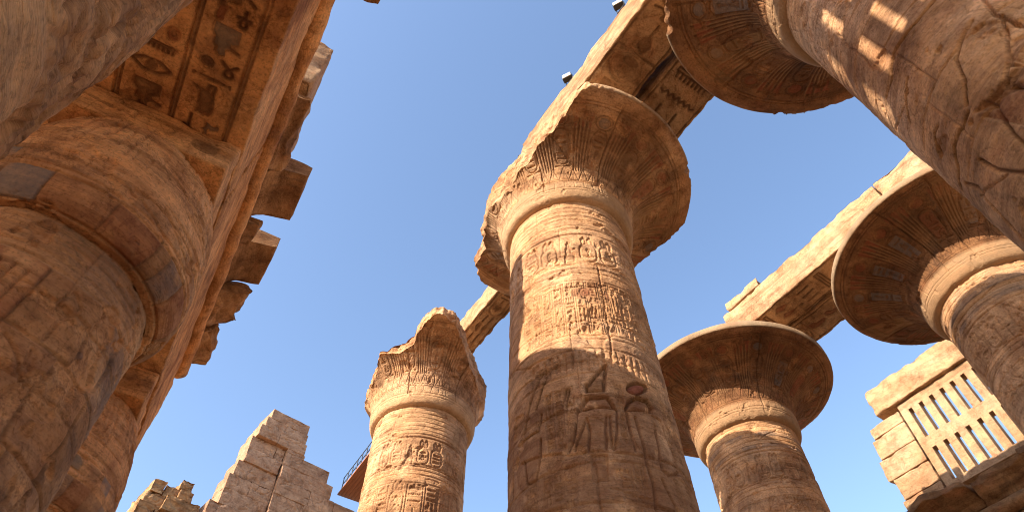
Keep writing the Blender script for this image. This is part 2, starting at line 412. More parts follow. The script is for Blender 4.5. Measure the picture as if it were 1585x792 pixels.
# ---------------------------------------------------------------- materials
def stone(name, pale, mid, dark, scale=1.0, stain=0.5, bump=0.75, strata=0.65, vein=0.75):
    m = bpy.data.materials.new(name); m.use_nodes = True
    n = m.node_tree.nodes; l = m.node_tree.links; n.clear()
    out = n.new('ShaderNodeOutputMaterial'); b = n.new('ShaderNodeBsdfPrincipled'); l.new(b.outputs[0], out.inputs[0])
    b.inputs['Roughness'].default_value = 0.92; b.inputs['Specular IOR Level'].default_value = 0.12
    geo = n.new('ShaderNodeNewGeometry')
    def noise(sc, det=6, rough=0.6, vec=None, dist=0.0):
        t = n.new('ShaderNodeTexNoise'); t.inputs['Scale'].default_value = sc*scale; t.inputs['Detail'].default_value = det; t.inputs['Roughness'].default_value = rough; t.inputs['Distortion'].default_value = dist
        l.new(vec if vec is not None else geo.outputs['Position'], t.inputs['Vector']); return t.outputs['Fac']
    def ramp(fac, stops):
        r = n.new('ShaderNodeValToRGB'); l.new(fac, r.inputs[0])
        while len(r.color_ramp.elements) < len(stops): r.color_ramp.elements.new(0.5)
        for e, (p, c) in zip(r.color_ramp.elements, stops):
            e.position = p; e.color = (*c, 1) if len(c) == 3 else c
        return r.outputs[0]
    def mix(f, a, c, mode='MIX'):
        x = n.new('ShaderNodeMix'); x.data_type = 'RGBA'; x.blend_type = mode
        if isinstance(f, float): x.inputs[0].default_value = f
        else: l.new(f, x.inputs[0])
        for s_, i in ((a, 6), (c, 7)):
            if isinstance(s_, tuple): x.inputs[i].default_value = (*s_, 1)
            else: l.new(s_, x.inputs[i])
        return x.outputs[2]
    g = lambda v: (v, v, v)
    base = ramp(noise(0.55, 8, 0.62, dist=0.6), [(0.34, dark), (0.48, mid), (0.64, pale)])
    # thin horizontal bedding of the sandstone
    mp = n.new('ShaderNodeMapping'); mp.inputs['Scale'].default_value = (0.35, 0.35, 3.2); l.new(geo.outputs['Position'], mp.inputs[0])
    bed = ramp(noise(1.1, 7, 0.65, mp.outputs[0], 0.8), [(0.36, (0.42, 0.35, 0.30)), (0.50, g(1.0)), (0.64, (1.28, 1.22, 1.12))])
    base = mix(strata, base, bed, 'MULTIPLY')
    blot = ramp(noise(2.3, 8, 0.7), [(0.36, (0.62, 0.56, 0.52)), (0.5, g(1.0)), (0.64, (1.22, 1.19, 1.12))])
    base = mix(0.75, base, blot, 'MULTIPLY')
    red = ramp(noise(1.35, 6, 0.6, dist=1.2), [(0.54, g(0.0)), (0.70, g(1.0))])
    base = mix(red, base, mix(0.5, base, (0.36, 0.15, 0.07)))
    st = ramp(noise(0.9, 9, 0.7, dist=1.0), [(0.55, g(0.0)), (0.63, g(stain))])
    base = mix(st, base, mix(0.72, base, (0.10, 0.06, 0.04)))
    spk = ramp(noise(26, 4, 0.6), [(0.32, g(0.52)), (0.45, g(1.0)), (0.66, g(1.16))])
    base = mix(0.7, base, spk, 'MULTIPLY')
    v1 = ramp(noise(0.95, 9, 0.62, dist=0.5), [(0.487, g(1.0)), (0.4995, (0.30, 0.22, 0.18)), (0.512, g(1.0))])
    base = mix(0.6*vein, base, v1, 'MULTIPLY')
    v2 = ramp(noise(1.7, 8, 0.66, mp.outputs[0]), [(0.484, g(1.0)), (0.4995, (0.34, 0.26, 0.21)), (0.515, g(1.0))])
    base = mix(0.55*vein, base, v2, 'MULTIPLY')
    at = n.new('ShaderNodeAttribute'); at.attribute_name = 'paint'
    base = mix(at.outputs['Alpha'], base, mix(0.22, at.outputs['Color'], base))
    l.new(base, b.inputs['Base Color'])
    bp = n.new('ShaderNodeBump'); bp.inputs['Strength'].default_value = bump; bp.inputs['Distance'].default_value = 0.05
    ad = n.new('ShaderNodeMath'); ad.operation = 'ADD'
    m2 = n.new('ShaderNodeMath'); m2.operation = 'MULTIPLY'; m2.inputs[1].default_value = 0.9
    l.new(noise(7, 8, 0.68), ad.inputs[0]); l.new(noise(30, 5, 0.65, mp.outputs[0]), m2.inputs[0]); l.new(m2.outputs[0], ad.inputs[1])
    l.new(ad.outputs[0], bp.inputs['Height']); l.new(bp.outputs[0], b.inputs['Normal'])
    return m
M_NAVE = stone('nave_sandstone', (0.66, 0.395, 0.225), (0.51, 0.28, 0.142), (0.32, 0.155, 0.075))
M_BELL = stone('painted_capital_sandstone_shaded', (0.34, 0.175, 0.083), (0.23, 0.11, 0.050), (0.135, 0.06, 0.028), stain=0.8)  # capital stone with the bells' shade put into its colour
M_BELLA = stone('half_lit_capital_sandstone', (0.58, 0.35, 0.195), (0.44, 0.24, 0.12), (0.30, 0.15, 0.072), stain=0.6)  # lighter copy of the capital stone for the half-lit middle bell
M_BEAM = stone('architrave_sandstone', (0.50, 0.325, 0.19), (0.42, 0.25, 0.135), (0.29, 0.158, 0.08), stain=0.35)
M_BUD = stone('aisle_sandstone', (0.70, 0.365, 0.165), (0.56, 0.26, 0.108), (0.33, 0.135, 0.052))
M_SOF = stone('soffit_sandstone', (0.70, 0.365, 0.155), (0.57, 0.265, 0.10), (0.34, 0.14, 0.052))
M_PYL = stone('pylon_sandstone', (0.45, 0.275, 0.175), (0.39, 0.228, 0.14), (0.31, 0.172, 0.104), stain=0.25, strata=0.3)
M_PALE = stone('pale_sandstone', (0.47, 0.30, 0.175), (0.41, 0.245, 0.132), (0.33, 0.185, 0.095), stain=0.12, strata=0.3)
M_FAR = stone('shade_dark_sandstone', (0.30, 0.17, 0.085), (0.21, 0.11, 0.052), (0.13, 0.065, 0.03), stain=0.7)  # far roof-edge stone, its shade put into the base colour
M_COR = stone('cornice_sandstone', (0.46, 0.26, 0.135), (0.33, 0.175, 0.085), (0.19, 0.095, 0.046), stain=0.7)
M_RUB = stone('rubble_sandstone', (0.46, 0.275, 0.14), (0.36, 0.20, 0.095), (0.25, 0.13, 0.062), stain=0.3)
M_SAND = stone('ground_sand', (0.36, 0.265, 0.17), (0.31, 0.22, 0.135), (0.26, 0.175, 0.10), scale=0.4, stain=0.1, strata=0.0, vein=0.0)
def plain(name, col, rough=0.6, metal=0.0):
    m = bpy.data.materials.new(name); m.use_nodes = True
    n = m.node_tree.nodes; l = m.node_tree.links; b = n['Principled BSDF']
    b.inputs['Roughness'].default_value = rough; b.inputs['Metallic'].default_value = metal
    t = n.new('ShaderNodeTexNoise'); t.inputs['Scale'].default_value = 9; t.inputs['Detail'].default_value = 5
    x = n.new('ShaderNodeMix'); x.data_type = 'RGBA'; l.new(t.outputs['Fac'], x.inputs[0])
    x.inputs[6].default_value = (*[c*0.7 for c in col], 1); x.inputs[7].default_value = (*[min(1, c*1.25) for c in col], 1)
    l.new(x.outputs[2], b.inputs['Base Color']); return m
M_STEEL = plain('painted_steel', (0.05, 0.055, 0.07), 0.5, 0.3)
M_BLACK = plain('black_housing', (0.02, 0.02, 0.022), 0.5)
M_LAMP = plain('white_reflector', (0.75, 0.74, 0.70), 0.25)
def wood():
    m = bpy.data.materials.new('red_brown_planks'); m.use_nodes = True
    n = m.node_tree.nodes; l = m.node_tree.links; b = n['Principled BSDF']; b.inputs['Roughness'].default_value = 0.7
    geo = n.new('ShaderNodeNewGeometry'); mp = n.new('ShaderNodeMapping'); mp.inputs['Scale'].default_value = (9, 0.8, 9); l.new(geo.outputs['Position'], mp.inputs[0])
    t = n.new('ShaderNodeTexNoise'); t.inputs['Scale'].default_value = 1.5; t.inputs['Detail'].default_value = 7; l.new(mp.outputs[0], t.inputs['Vector'])
    r = n.new('ShaderNodeValToRGB'); l.new(t.outputs['Fac'], r.inputs[0])
    r.color_ramp.elements[0].color = (0.16, 0.05, 0.022, 1); r.color_ramp.elements[1].color = (0.40, 0.15, 0.06, 1)
    l.new(r.outputs[0], b.inputs['Base Color']); return m
M_WOOD = wood()

# pigments that survive on the carving; DARK lines also stand in for groove shade
RED = (0.30, 0.075, 0.04); BLUE = (0.165, 0.175, 0.18); OCHRE = (0.50, 0.215, 0.06); DARK = (0.16, 0.075, 0.035); GREY = (0.22, 0.19, 0.15)

# ================================================================ ground
gx = np.concatenate([np.linspace(-3000, -60, 12), np.linspace(-50, 60, 56), np.linspace(70, 3000, 12)])
GXX, GYY = np.meshgrid(gx, gx)
GZZ = fbm(np.stack([GXX*0.08, GYY*0.08, GXX*0], -1), 3)*0.12*np.exp(-np.hypot(GXX, GYY)/150)-0.06
v, f = grid(np.stack([GXX, GYY, GZZ], -1))
g = mesh_object('ground', [(v, f)], M_SAND); g['kind'] = 'structure'

# ================================================================ nave columns with open papyrus capitals
NECK = 1.84; RN = 0.204; LIP = 2.14; ABT = 2.26; LIPT = 2.178
BELL_PTS = [(0.199, 1.836), (0.212, 1.840), (0.224, 1.850), (0.2315, 1.872), (0.2335, 1.905), (0.236, 1.945), (0.247, 1.985), (0.272, 2.025), (0.315, 2.063), (0.372, 2.094), (0.43, 2.117), (0.472, 2.132), (0.489, 2.140)]
def view_phi(X, Y): return math.atan2(-Y, -X)

def shaft_relief(X, Y, kind, seed, res=0.012):
    """u = (phi-phi_c+PI)*r, v = height above GZ, metres"""
    r = RN*U*1.02; phc = view_phi(X, Y)
    Rf = Relief(2*PI*r, (NECK-GZ)*U, res, seed, wrap=True)
    uu = lambda deg: ((math.radians(deg)-phc+3*PI) % (2*PI))*r
    vv = lambda z: (z-GZ)*U
    u0, u1 = (PI-1.6)*r, (PI+1.6)*r
    full0, full1 = 0, Rf.W
    # five bands under the capital
    for z in (1.822, 1.802, 1.78, 1.757, 1.735):
        Rf.line(Rf.wobble(0, vv(z), Rf.W, vv(z), 0.004, 40), 0.012, 0.028)
    return Rf, uu, vv, u0, u1
def column(X, Y, name_label, seed, build_shaft, rlim=None, zlim=None, abacus=True, dense=330, bell_dense=720, tap=0.008, zmin=0.5, bell=True, bell_wear=0.22, abh=0.205, bmat=None, flare=1.0, drop=1.0):
    phc = view_phi(X, Y)
    t = thing('papyrus_column', name_label, 'column', W(X, Y, GZ), 'open papyrus columns of the nave')
    Rf = build_shaft(X, Y)
    r0 = RN*U*1.02
    zs = np.concatenate([np.linspace(GZ, zmin, 14)[:-1], np.linspace(zmin, NECK, int((NECK-zmin)*U/0.0155))])
    prof = np.stack([RN+tap*(NECK-zs)/1.4, zs], -1)
    def dsp(PH, S, Z):
        u = ((PH-phc+3*PI) % (2*PI))*r0; vv = (Z-GZ)*U
        return Rf.sample(u, vv), Rf.sample(u, vv, Rf.P)
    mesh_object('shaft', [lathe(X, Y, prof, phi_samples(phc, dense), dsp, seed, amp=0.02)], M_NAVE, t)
    if bell:
        bp = spline(BELL_PTS, 14)
        bp = smooth_prof(bp, 250)
        lipz = [(0.4935, 2.143), (0.495, 2.150), (0.495, 2.160), (0.494, LIPT-.006), (0.487, LIPT)]
        top = [(0.487-0.285*k/9, LIPT) for k in range(1, 10)]
        bp = np.vstack([bp, lipz, top])
        hi = bp[:, 1] > 1.945; bp[hi, 1] = 1.945+(bp[hi, 1]-1.945)*drop
        wide = bp[:, 0] > .2335; bp[wide, 0] = .2335+(bp[wide, 0]-.2335)*flare
        rm = 0.33*U
        Rb = Relief(2*PI*rm, 0.47*U, 0.0135, seed+50, wrap=True)
        bell_carving(Rb, seed)
        Rb.finish(0.42, 0.016, 0.8, 1.0, bell_wear)
        def dspb(PH, S, Z):
            u = ((PH-phc+3*PI) % (2*PI))*rm; k = (1-sstep(0.41*U, 0.44*U, S))
            c = Rb.sample(u, S, Rb.P); c[..., 3] *= k
            foot = (1-sstep(.66, .86, S))*.8; c = c*(1-foot)[..., None]+np.array([.56, .35, .19, .85])*foot[..., None]  # sunlight on the foot ring put in as pale colour
            lz = 1.945+(LIP-1.945)*drop; lip = sstep(lz-.002, lz+.003, Z)*(0.75+0.25*perlin(np.stack([np.cos(PH)*9, np.sin(PH)*9, Z*0], -1)))
            c = c*(1-lip)[..., None]+np.array([.58, .42, .26, .9])*lip[..., None]  # lit tone of the lip painted pale over the darkened bell
            k = k*(0.25+0.75*sstep(.2, .6, S)); return Rb.sample(u, S)*k, c
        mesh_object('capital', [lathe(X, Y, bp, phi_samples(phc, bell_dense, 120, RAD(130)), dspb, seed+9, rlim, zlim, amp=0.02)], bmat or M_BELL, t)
    if abacus:
        mesh_object('abacus', rough_box(W(X, Y, (1.945+(LIPT-1.945)*drop-.002+ABT)/2), (abh*U, abh*U, (ABT-1.943-(LIPT-1.945)*drop)*U/2-0.004), 0, 0.12, 0.04, 0.03, 1.3, seed, chip=0.08), M_BEAM, t)
    return t
def bell_carving(R, seed):
    rn = R.r; Wd = R.W; LN = (0.13, 0.055, 0.028, .75); L2 = (0.13, 0.055, 0.028, .55); lo = 0.16  # cut-line tones: part old paint, part shade in the grooves
    # concentric lines and pointed sepals round the foot of the bell
    for s_ in (0.42, 0.52, 0.80, 0.86): R.line(R.wobble(0, s_, Wd, s_, 0.006, 40), 0.014, 0.02)
    n = 44
    for k in range(n):
        u = Wd*k/n
        R.line([(u, 0.86), (u+Wd/n*.5, 1.26), (u+Wd/n, 0.86)], 0.014, 0.022, paint=L2)
        R.line([(u+Wd/n*.5, 0.54), (u+Wd/n*.5, 0.78)], 0.012, 0.016)
        R.line([(u+Wd/n*.5, 0.90), (u+Wd/n*.5, 1.16)], 0.010, 0.012, paint=L2)
    # papyrus stems fanning out with cartouches between
    m = 15
    for k in range(m):
        u0 = Wd*k/m; w = Wd/m
        R.rect(u0, u0+w, 1.3, 2.95, (.20, .095, .045, rn.uniform(.1, .45)))
        for j in range(5):
            u = u0+w*(0.03+0.085*j); top = 2.62 if j % 2 else 2.78
            R.line([(u+w*.042, 1.22), (u+w*.042+w*.006*(j-2), top)], 0.016, 0.004, paint=(.46, .27, .13, .55))
            R.line([(u, 1.20), (u+w*.006*(j-2), top)], 0.017, 0.034, paint=LN)
        for j in (0.035, 0.20, 0.365):
            R.fill([(u0+w*(j-.02), 2.35), (u0+w*(j-.07), 2.74), (u0+w*(j+.07), 2.74), (u0+w*(j+.02), 2.35)], 0.02, 0.03, (*RED, 0.65))
        pc = rn.choice([DARK, DARK, DARK, BLUE, RED])
        cu = u0+w*.475; cw = w*.4
        R.rect(cu+cw*.08, cu+cw*.92, 1.42, 2.22, (*pc, 0.6))
        cartouche(R, cu, 1.36, cw, 0.94, 0.032, 0.018, False, (*DARK, .7))
        R.line(_ell(cu+cw*.5, 1.83, cw*.62, .56), 0.012, 0.018, closed=True, paint=L2)
        R.fill(_ell(cu+cw*.5, 2.55, cw*.34, cw*.34), 0.024, 0.03, (*rn.choice([RED, RED, BLUE]), 0.6))
        R.line(_ell(cu+cw*.5, 2.55, cw*.5, cw*.46), 0.013, 0.018, closed=True, paint=LN)
    for q in (2.92, 3.0): R.line(R.wobble(0, q, Wd, q, 0.006, 40), 0.014, 0.02, paint=L2)
    for k in range(6):                                             # joints between the blocks of the capital
        u = Wd*(k+rn.uniform(.1, .9))/6; R.line(R.wobble(u, .5, u, 3.2, 0.02, 14), 0.016, 0.05, hard=True, paint=(*DARK, .8))
        R.rect(u, u+Wd*rn.uniform(.04, .12), rn.uniform(.9, 1.8), 3.1, (*rn.choice([(.44, .25, .11), (.14, .07, .035), (.36, .18, .08)]), .45))
    for _ in range(9): R.crack(rn.uniform(0, Wd), rn.uniform(0.3, 2.4), rn.uniform(.5, 1.6), rn.uniform(0.6, 2.4), 0.013, 0.035)

# ---- the near-centre column: tracing of its two carved gods and the bands of writing
TR = {'crown': [(-132, 1.03), (-130, 1.032), (-126, 1.053), (-121, 1.079), (-117, 1.094), (-117, 1.084), (-119, 1.05), (-121, 1.008), (-132, 1.008)],
'wig1': [(-133, 0.993), (-120, 0.99), (-115, 0.956), (-125, 0.96), (-136, 0.956), (-140, 0.953)],
'armL1': [(-139, 0.955), (-141, 0.914), (-143, 0.883), (-147, 0.858)], 'armL1b': [(-134, 0.932), (-138, 0.895), (-143, 0.857)],
'torL1': [(-134, 0.932), (-133, 0.898), (-135, 0.848)], 'torR1': [(-122, 0.934), (-124, 0.895), (-124, 0.869), (-125, 0.848)],
'armR1': [(-115, 0.953), (-117, 0.896), (-120, 0.851)], 'armR1b': [(-120, 0.935), (-121, 0.895), (-121, 0.853)],
'kilt1': [(-134, 0.837), (-134, 0.796), (-134, 0.772), (-127, 0.772), (-125, 0.833)],
'joint': [(-183, 0.888), (-148, 0.849), (-133, 0.845), (-117, 0.839), (-102, 0.838), (-79, 0.847), (-50, 0.85)],
'disc': [(-89, 1.05), (-90, 1.041), (-93, 1.031), (-96, 1.023), (-99, 1.017), (-102, 1.015), (-104, 1.017), (-105, 1.021), (-105, 1.028), (-104, 1.036), (-102, 1.044), (-99, 1.051), (-96, 1.057), (-93, 1.06), (-90, 1.059), (-89, 1.055)],
'wig2': [(-109, 0.963), (-106, 0.987), (-99, 1.009), (-91, 1.01), (-88, 0.991), (-89, 0.976), (-99, 0.97), (-109, 0.957)],
'armL2': [(-109, 0.954), (-109, 0.906), (-108, 0.858), (-108, 0.848)], 'torL2': [(-104, 0.941), (-103, 0.895), (-102, 0.853), (-102, 0.823), (-101, 0.766), (-102, 0.729), (-101, 0.6)],
'torR2': [(-90, 0.94), (-91, 0.91), (-91, 0.867), (-92, 0.845)], 'armR2': [(-90, 0.966), (-83, 0.964), (-82, 0.925), (-77, 0.869)],
'hand2': [(-77, 0.869), (-76, 0.835), (-88, 0.811), (-92, 0.819), (-92, 0.843)], 'skirt2': [(-94, 0.793), (-92, 0.766), (-88, 0.732), (-86, 0.6)],
'st1': [(-162, 1.105), (-172, 1.036), (-178, 0.965), (-183, 0.937)], 'st2': [(-154, 1.107), (-161, 1.064), (-167, 1.001)],
'st3': [(-143, 1.022), (-147, 0.973), (-166, 0.954)], 'st3b': [(-145, 1.024), (-149, 0.978)],
'fl': [(-183, 0.937), (-177, 0.94), (-166, 0.94), (-163, 0.981)], 'fl2': [(-165, 0.915), (-165, 0.882), (-167, 0.839), (-170, 0.819), (-177, 0.823), (-179, 0.878), (-181, 0.889)],
'grd': [(-190, 0.74), (-146, 0.728), (-126, 0.724), (-117, 0.723), (-103, 0.721), (-60, 0.735)]}
def shaft_A(X, Y):
    R, uu, vv, u0, u1 = shaft_relief(X, Y, 'A', 11)
    T = {k: [(uu(a), vv(z)) for a, z in p] for k, p in TR.items()}
    for k in ('crown', 'wig1', 'wig2'): R.fill(T[k], 0.08, 0.05, (*DARK, .6)); R.line(T[k], 0.022, 0.08, True, True, (*DARK, .7))
    R.fill(T['disc'], 0.055, 0.06, (0.24, 0.055, 0.04, 0.95))
    for k in ('armL1', 'armL1b', 'torL1', 'torR1', 'armR1', 'armR1b', 'armL2', 'torL2', 'torR2', 'armR2', 'skirt2', 'st1', 'st2', 'st3', 'st3b', 'fl', 'fl2'): R.line(T[k], 0.017, 0.07, hard=True, paint=(*DARK, .85))
    R.line(T['hand2'], 0.022, 0.07, hard=True, paint=(*DARK, .7)); R.fill(T['kilt1'], 0.06, 0.05, (*DARK, .3))
    R.rect(0, R.W, 0, vv(1.0), (.24, .095, .050, .62)); R.line(T['disc'], .02, .06, True, True, (*DARK, .8))  # lower shaft painted dark brown to carry the shadow lying on it
    for k in range(4): R.line([(uu(-80), vv(.86-.012*k)), (uu(-72), vv(.848-.012*k))], 0.012, 0.03)
    R.line(T['joint'], 0.02, 0.045, hard=True); R.line(T['grd'], 0.022, 0.04)
    for z in (1.70, 1.675): R.line(R.wobble(0, vv(z), R.W, vv(z), 0.006, 40), 0.012, 0.022)
    frieze(R, u0, u1, vv(1.505), vv(1.645), 0.045, 0.018)
    for z in (1.475, 1.455, 1.42, 1.20, 1.185): R.line(R.wobble(0, vv(z), R.W, vv(z), 0.008, 40), 0.014, 0.024)
    # sparse broad signs between the bands
    for a, z, w, h, k in [(-109, 1.33, 6, .07, 'disc'), (-130, 1.345, 13, .05, 'disc'), (-122, 1.31, 14, .045, 'eye'), (-123, 1.235, 26, .07, 'comb'), (-150, 1.30, 12, .05, 'mouth'), (-152, 1.24, 18, .045, 'snake'),
                          (-98, 1.30, 11, .09, 'seated'), (-97, 1.25, 10, .05, 'basket'), (-84, 1.30, 10, .09, 'owl'), (-165, 1.27, 10, .1, 'reed'), (-138, 1.37, 10, .04, 'water'), (-92, 1.22, 14, .04, 'water')]:
        put(R, k, uu(a), vv(z), math.radians(w)*RN*U, h*U, 0.036, 0.018, (*RED, .4) if k in ('disc', 'eye') else None)
    for a in (-145, -112, -75, -170): R.line([(uu(a), vv(1.20)), (uu(a), vv(1.42))], 0.014, 0.022)
    R.fill([(uu(a), vv(z)) for a, z in [(-133, 1.385), (-118, 1.39), (-115, 1.355), (-125, 1.345), (-134, 1.355)]], 0.02, 0.05, (*RED, .5))
    for a0 in range(-176, -62, 9): text_column(R, uu(a0), uu(a0+7.5), vv(1.21), vv(1.41), 0.034, 0.013, True)
    for a0 in (-160, -153, -146, -114.5, -79, -72): text_column(R, uu(a0), uu(a0+5), vv(.87), vv(1.03), 0.034, 0.012, True, (*DARK, .45))
    a = -172
    while a < -66:                                                    # line of small signs above the gods
        put(R, R.r.choice(TALL), uu(a), vv(1.075), math.radians(4.2)*RN*U, .062*U, 0.035, 0.014); a += 5.2
    for q in (1.147, 1.066): R.line(R.wobble(uu(-180), vv(q), uu(-60), vv(q), 0.006, 20), 0.013, 0.026)
    for a0 in (-175, -164, -157, -110.5, -84, -73):
        text_column(R, uu(a0), uu(a0+5.5), vv(0.745), vv(0.815), 0.03, 0.011, True, (*DARK, .4))
    for a0 in (-178, -150, -119, -113): text_column(R, uu(a0), uu(a0+6), vv(.60), vv(.80 if a0 != -150 else .82), 0.028, 0.012, True)
    for a0 in range(-170, -70, 12): text_column(R, uu(a0), uu(a0+8), vv(.42), vv(.70), 0.045, 0.015, True, (*DARK, .4))
    R.line([(uu(-109.7), vv(1.50)), (uu(-109.4), vv(1.40)), (uu(-109.5), vv(1.31)), (uu(-110), vv(1.228)), (uu(-111.4), vv(1.131))], 0.016, 0.05, hard=True)
    R.courses(0.2, R.H, 1.04, 0.014, 0.03, 2.2)
    for _ in range(10): R.crack(R.r.uniform(u0, u1), R.r.uniform(vv(.5), vv(1.8)), R.r.uniform(.4, 1.5), R.r.choice([1.5, 0.2, -.3, 2.6]), 0.012, 0.03)
    return R.finish(0.32, 0.016, 0.8, 1.0, .2)
TRD = [[(-178, 1.129), (173, 1.112), (165, 1.089), (160, 1.041), (152, 1.007)], [(152, 0.982), (160, 0.967), (166, 0.961), (174, 0.987)], [(-171, 1.086), (-179, 1.029), (174, 0.982), (177, 0.959)],
 [(136, 1.058), (130, 1.069), (122, 1.057), (119, 1.043)], [(142, 0.997), (132, 1.002), (122, 0.989), (106, 0.993)], [(156, 0.935), (153, 0.886), (152, 0.852)], [(116, 0.968), (121, 0.926), (118, 0.891), (115, 0.859), (110, 0.807)],
 [(150, 0.996), (146, 0.993), (142, 0.993)], [(146, 1.189), (135, 1.175), (125, 1.152)], [(157, 0.975), (158, 0.953), (156, 0.935), (155, 0.917)], [(135, 0.933), (137, 0.885), (144, 0.828)],
 [(-165, 1.2), (-172, 1.1), (-170, 1.0), (-178, .9)], [(168, .95), (172, .88), (166, .82)], [(128, 1.25), (140, 1.24), (152, 1.26), (170, 1.25), (-170, 1.26)]]
def shaft_D(X, Y):
    R, uu, vv, u0, u1 = shaft_relief(X, Y, 'D', 21, 0.010)
    for p in TRD:
        a0 = p[0][0]; q = []
        for a, z in p:
            while a-a0 > 180: a -= 360
            while a-a0 < -180: a += 360
            a0 = a; q.append((uu(a), vv(z)))
        if max(x for x, _ in q)-min(x for x, _ in q) < 4: R.line(q, 0.022, 0.06, hard=True, paint=(*DARK, .6))
    for pl in ([(152, .96), (166, .955), (174, .93), (170, .89), (158, .88)], [(-178, 1.02), (176, .99), (178, .95), (-172, .96), (-168, 1.0)]):
        q = [(uu(a), vv(z)) for a, z in pl]
        if max(x for x, _ in q)-min(x for x, _ in q) < 4: R.fill(q, 0.04, 0.06, (*RED, .45))
    frieze(R, u0, u1, vv(1.56), vv(1.68), 0.03, 0.016)
    for z in (1.5, 1.47, 1.30): R.line(R.wobble(0, vv(z), R.W, vv(z), 0.01, 40), 0.016, 0.03)
    R.courses(0.1, R.H, 1.05, 0.014, 0.028, 2.0)
    for _ in range(6): R.crack(R.r.uniform(u0, u1), R.r.uniform(vv(.6), vv(1.7)), R.r.uniform(.5, 1.8), R.r.choice([1.5, 1.3, -.3, 2.6]), 0.014, 0.04)
    return R.finish(0.5, 0.02, 1.0, 1.0, .25)
def shaft_generic(seed, erode=0.5, wf=0.022, bands=True):
    def fn(X, Y):
        R, uu, vv, u0, u1 = shaft_relief(X, Y, 'x', seed)
        rects = [(1.757, 1.78, BLUE), (1.735, 1.757, OCHRE), (1.70, 1.72, BLUE)]
        if bands:
            for a, b, c in rects: R.rect(0, R.W, vv(a), vv(b), (*c, .5))
        for z in (1.715, 1.695): R.line(R.wobble(0, vv(z), R.W, vv(z), 0.006, 40), 0.012, 0.024)
        frieze(R, u0, u1, vv(1.55), vv(1.675), 0.04, 0.018)
        for z in (1.525, 1.505, 1.47): R.line(R.wobble(0, vv(z), R.W, vv(z), 0.008, 40), 0.014, 0.024)
        u = u0
        while u < u1:
            w = R.r.uniform(.3, .5)
            if R.r.random() < .4: cartouche(R, u+.04, vv(1.33), w*.9, .78, 0.034, 0.016, True)
            else: text_column(R, u, u+w, vv(1.31), vv(1.46), 0.034, 0.015, True)
            u += w*1.15
        for z in (1.285, 1.27): R.line(R.wobble(0, vv(z), R.W, vv(z), 0.008, 40), 0.014, 0.024)
        u = u0
        while u < u1:
            text_column(R, u, u+.42, vv(1.05), vv(1.25), 0.034, 0.015, True); u += .6
        R.courses(0.3, R.H, 1.04, 0.011, 0.02, 2.1)
        for _ in range(9): R.crack(R.r.uniform(u0, u1), R.r.uniform(vv(1.1), vv(1.75)), R.r.uniform(.4, 1.3), R.r.choice([1.5, .3, -.3]), 0.012, 0.034)
        return R.finish(erode-.08, 0.016, 0.8, 1.0, 0.3)
    return fn

rimA = ang_interp([(-112, .50), (-117, .475), (-124, .415), (-134, .345), (-150, .287), (-168, .262), (171, .262), (155, .285), (135, .305), (119, .345), (108, .44), (98, .49), (80, .5), (60, .5), (25, .47), (8, .41), (-8, .425), (-18, .47), (-30, .5), (-60, .5), (-90, .5)])
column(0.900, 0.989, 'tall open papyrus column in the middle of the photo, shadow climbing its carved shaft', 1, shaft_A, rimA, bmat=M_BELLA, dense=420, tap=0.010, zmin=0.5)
rimD = ang_interp([(-180, .52), (-90, .51), (-60, .485), (-40, .51), (90, .52), (60, .5), (20, .47), (160, .44), (150, .43), (140, .47)])
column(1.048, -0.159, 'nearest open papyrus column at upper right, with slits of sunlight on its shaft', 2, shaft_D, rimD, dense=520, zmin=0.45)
rimB = ang_interp([(-170, .28), (-158, .325), (-143, .315), (-129, .33), (-121, .42), (-113, .475), (-104, .465), (-97, .38), (-80, .30), (-50, .25), (-10, .29), (15, .27), (34, .30), (70, .34), (95, .42), (107, .34), (131, .30), (160, .262), (175, .265)])
topB = ang_interp([(-170, 2.09), (-150, 2.10), (-135, 2.12), (-125, 2.17), (-114, 2.22), (-104, 2.22), (-97, 2.20), (-80, 2.2), (-40, 2.18), (0, 2.17), (60, 2.17), (90, 2.10), (130, 2.10), (160, 2.08)])
column(0.954, 2.156, 'far column with a broken jagged capital, left of the middle column', 3, shaft_generic(31, 0.5, bands=False), rimB, topB, bmat=M_NAVE, abh=.14, bell_wear=.62, dense=300, zmin=1.0)
rimF = ang_interp([(-180, .52), (-122, .52), (-113, .468), (-104, .52), (-30, .52), (-8, .462), (12, .455), (30, .52), (90, .52), (140, .475), (160, .52)])
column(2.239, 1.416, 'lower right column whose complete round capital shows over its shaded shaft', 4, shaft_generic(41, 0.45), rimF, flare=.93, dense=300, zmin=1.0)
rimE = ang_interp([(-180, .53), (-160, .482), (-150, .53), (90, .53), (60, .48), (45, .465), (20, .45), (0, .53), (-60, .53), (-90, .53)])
column(2.379, 0.294, 'column at the right edge with a wide dark capital above a sunlit neck ring', 5, shaft_generic(51, 0.45), rimE, flare=.96, drop=.87, dense=300, zmin=0.9)

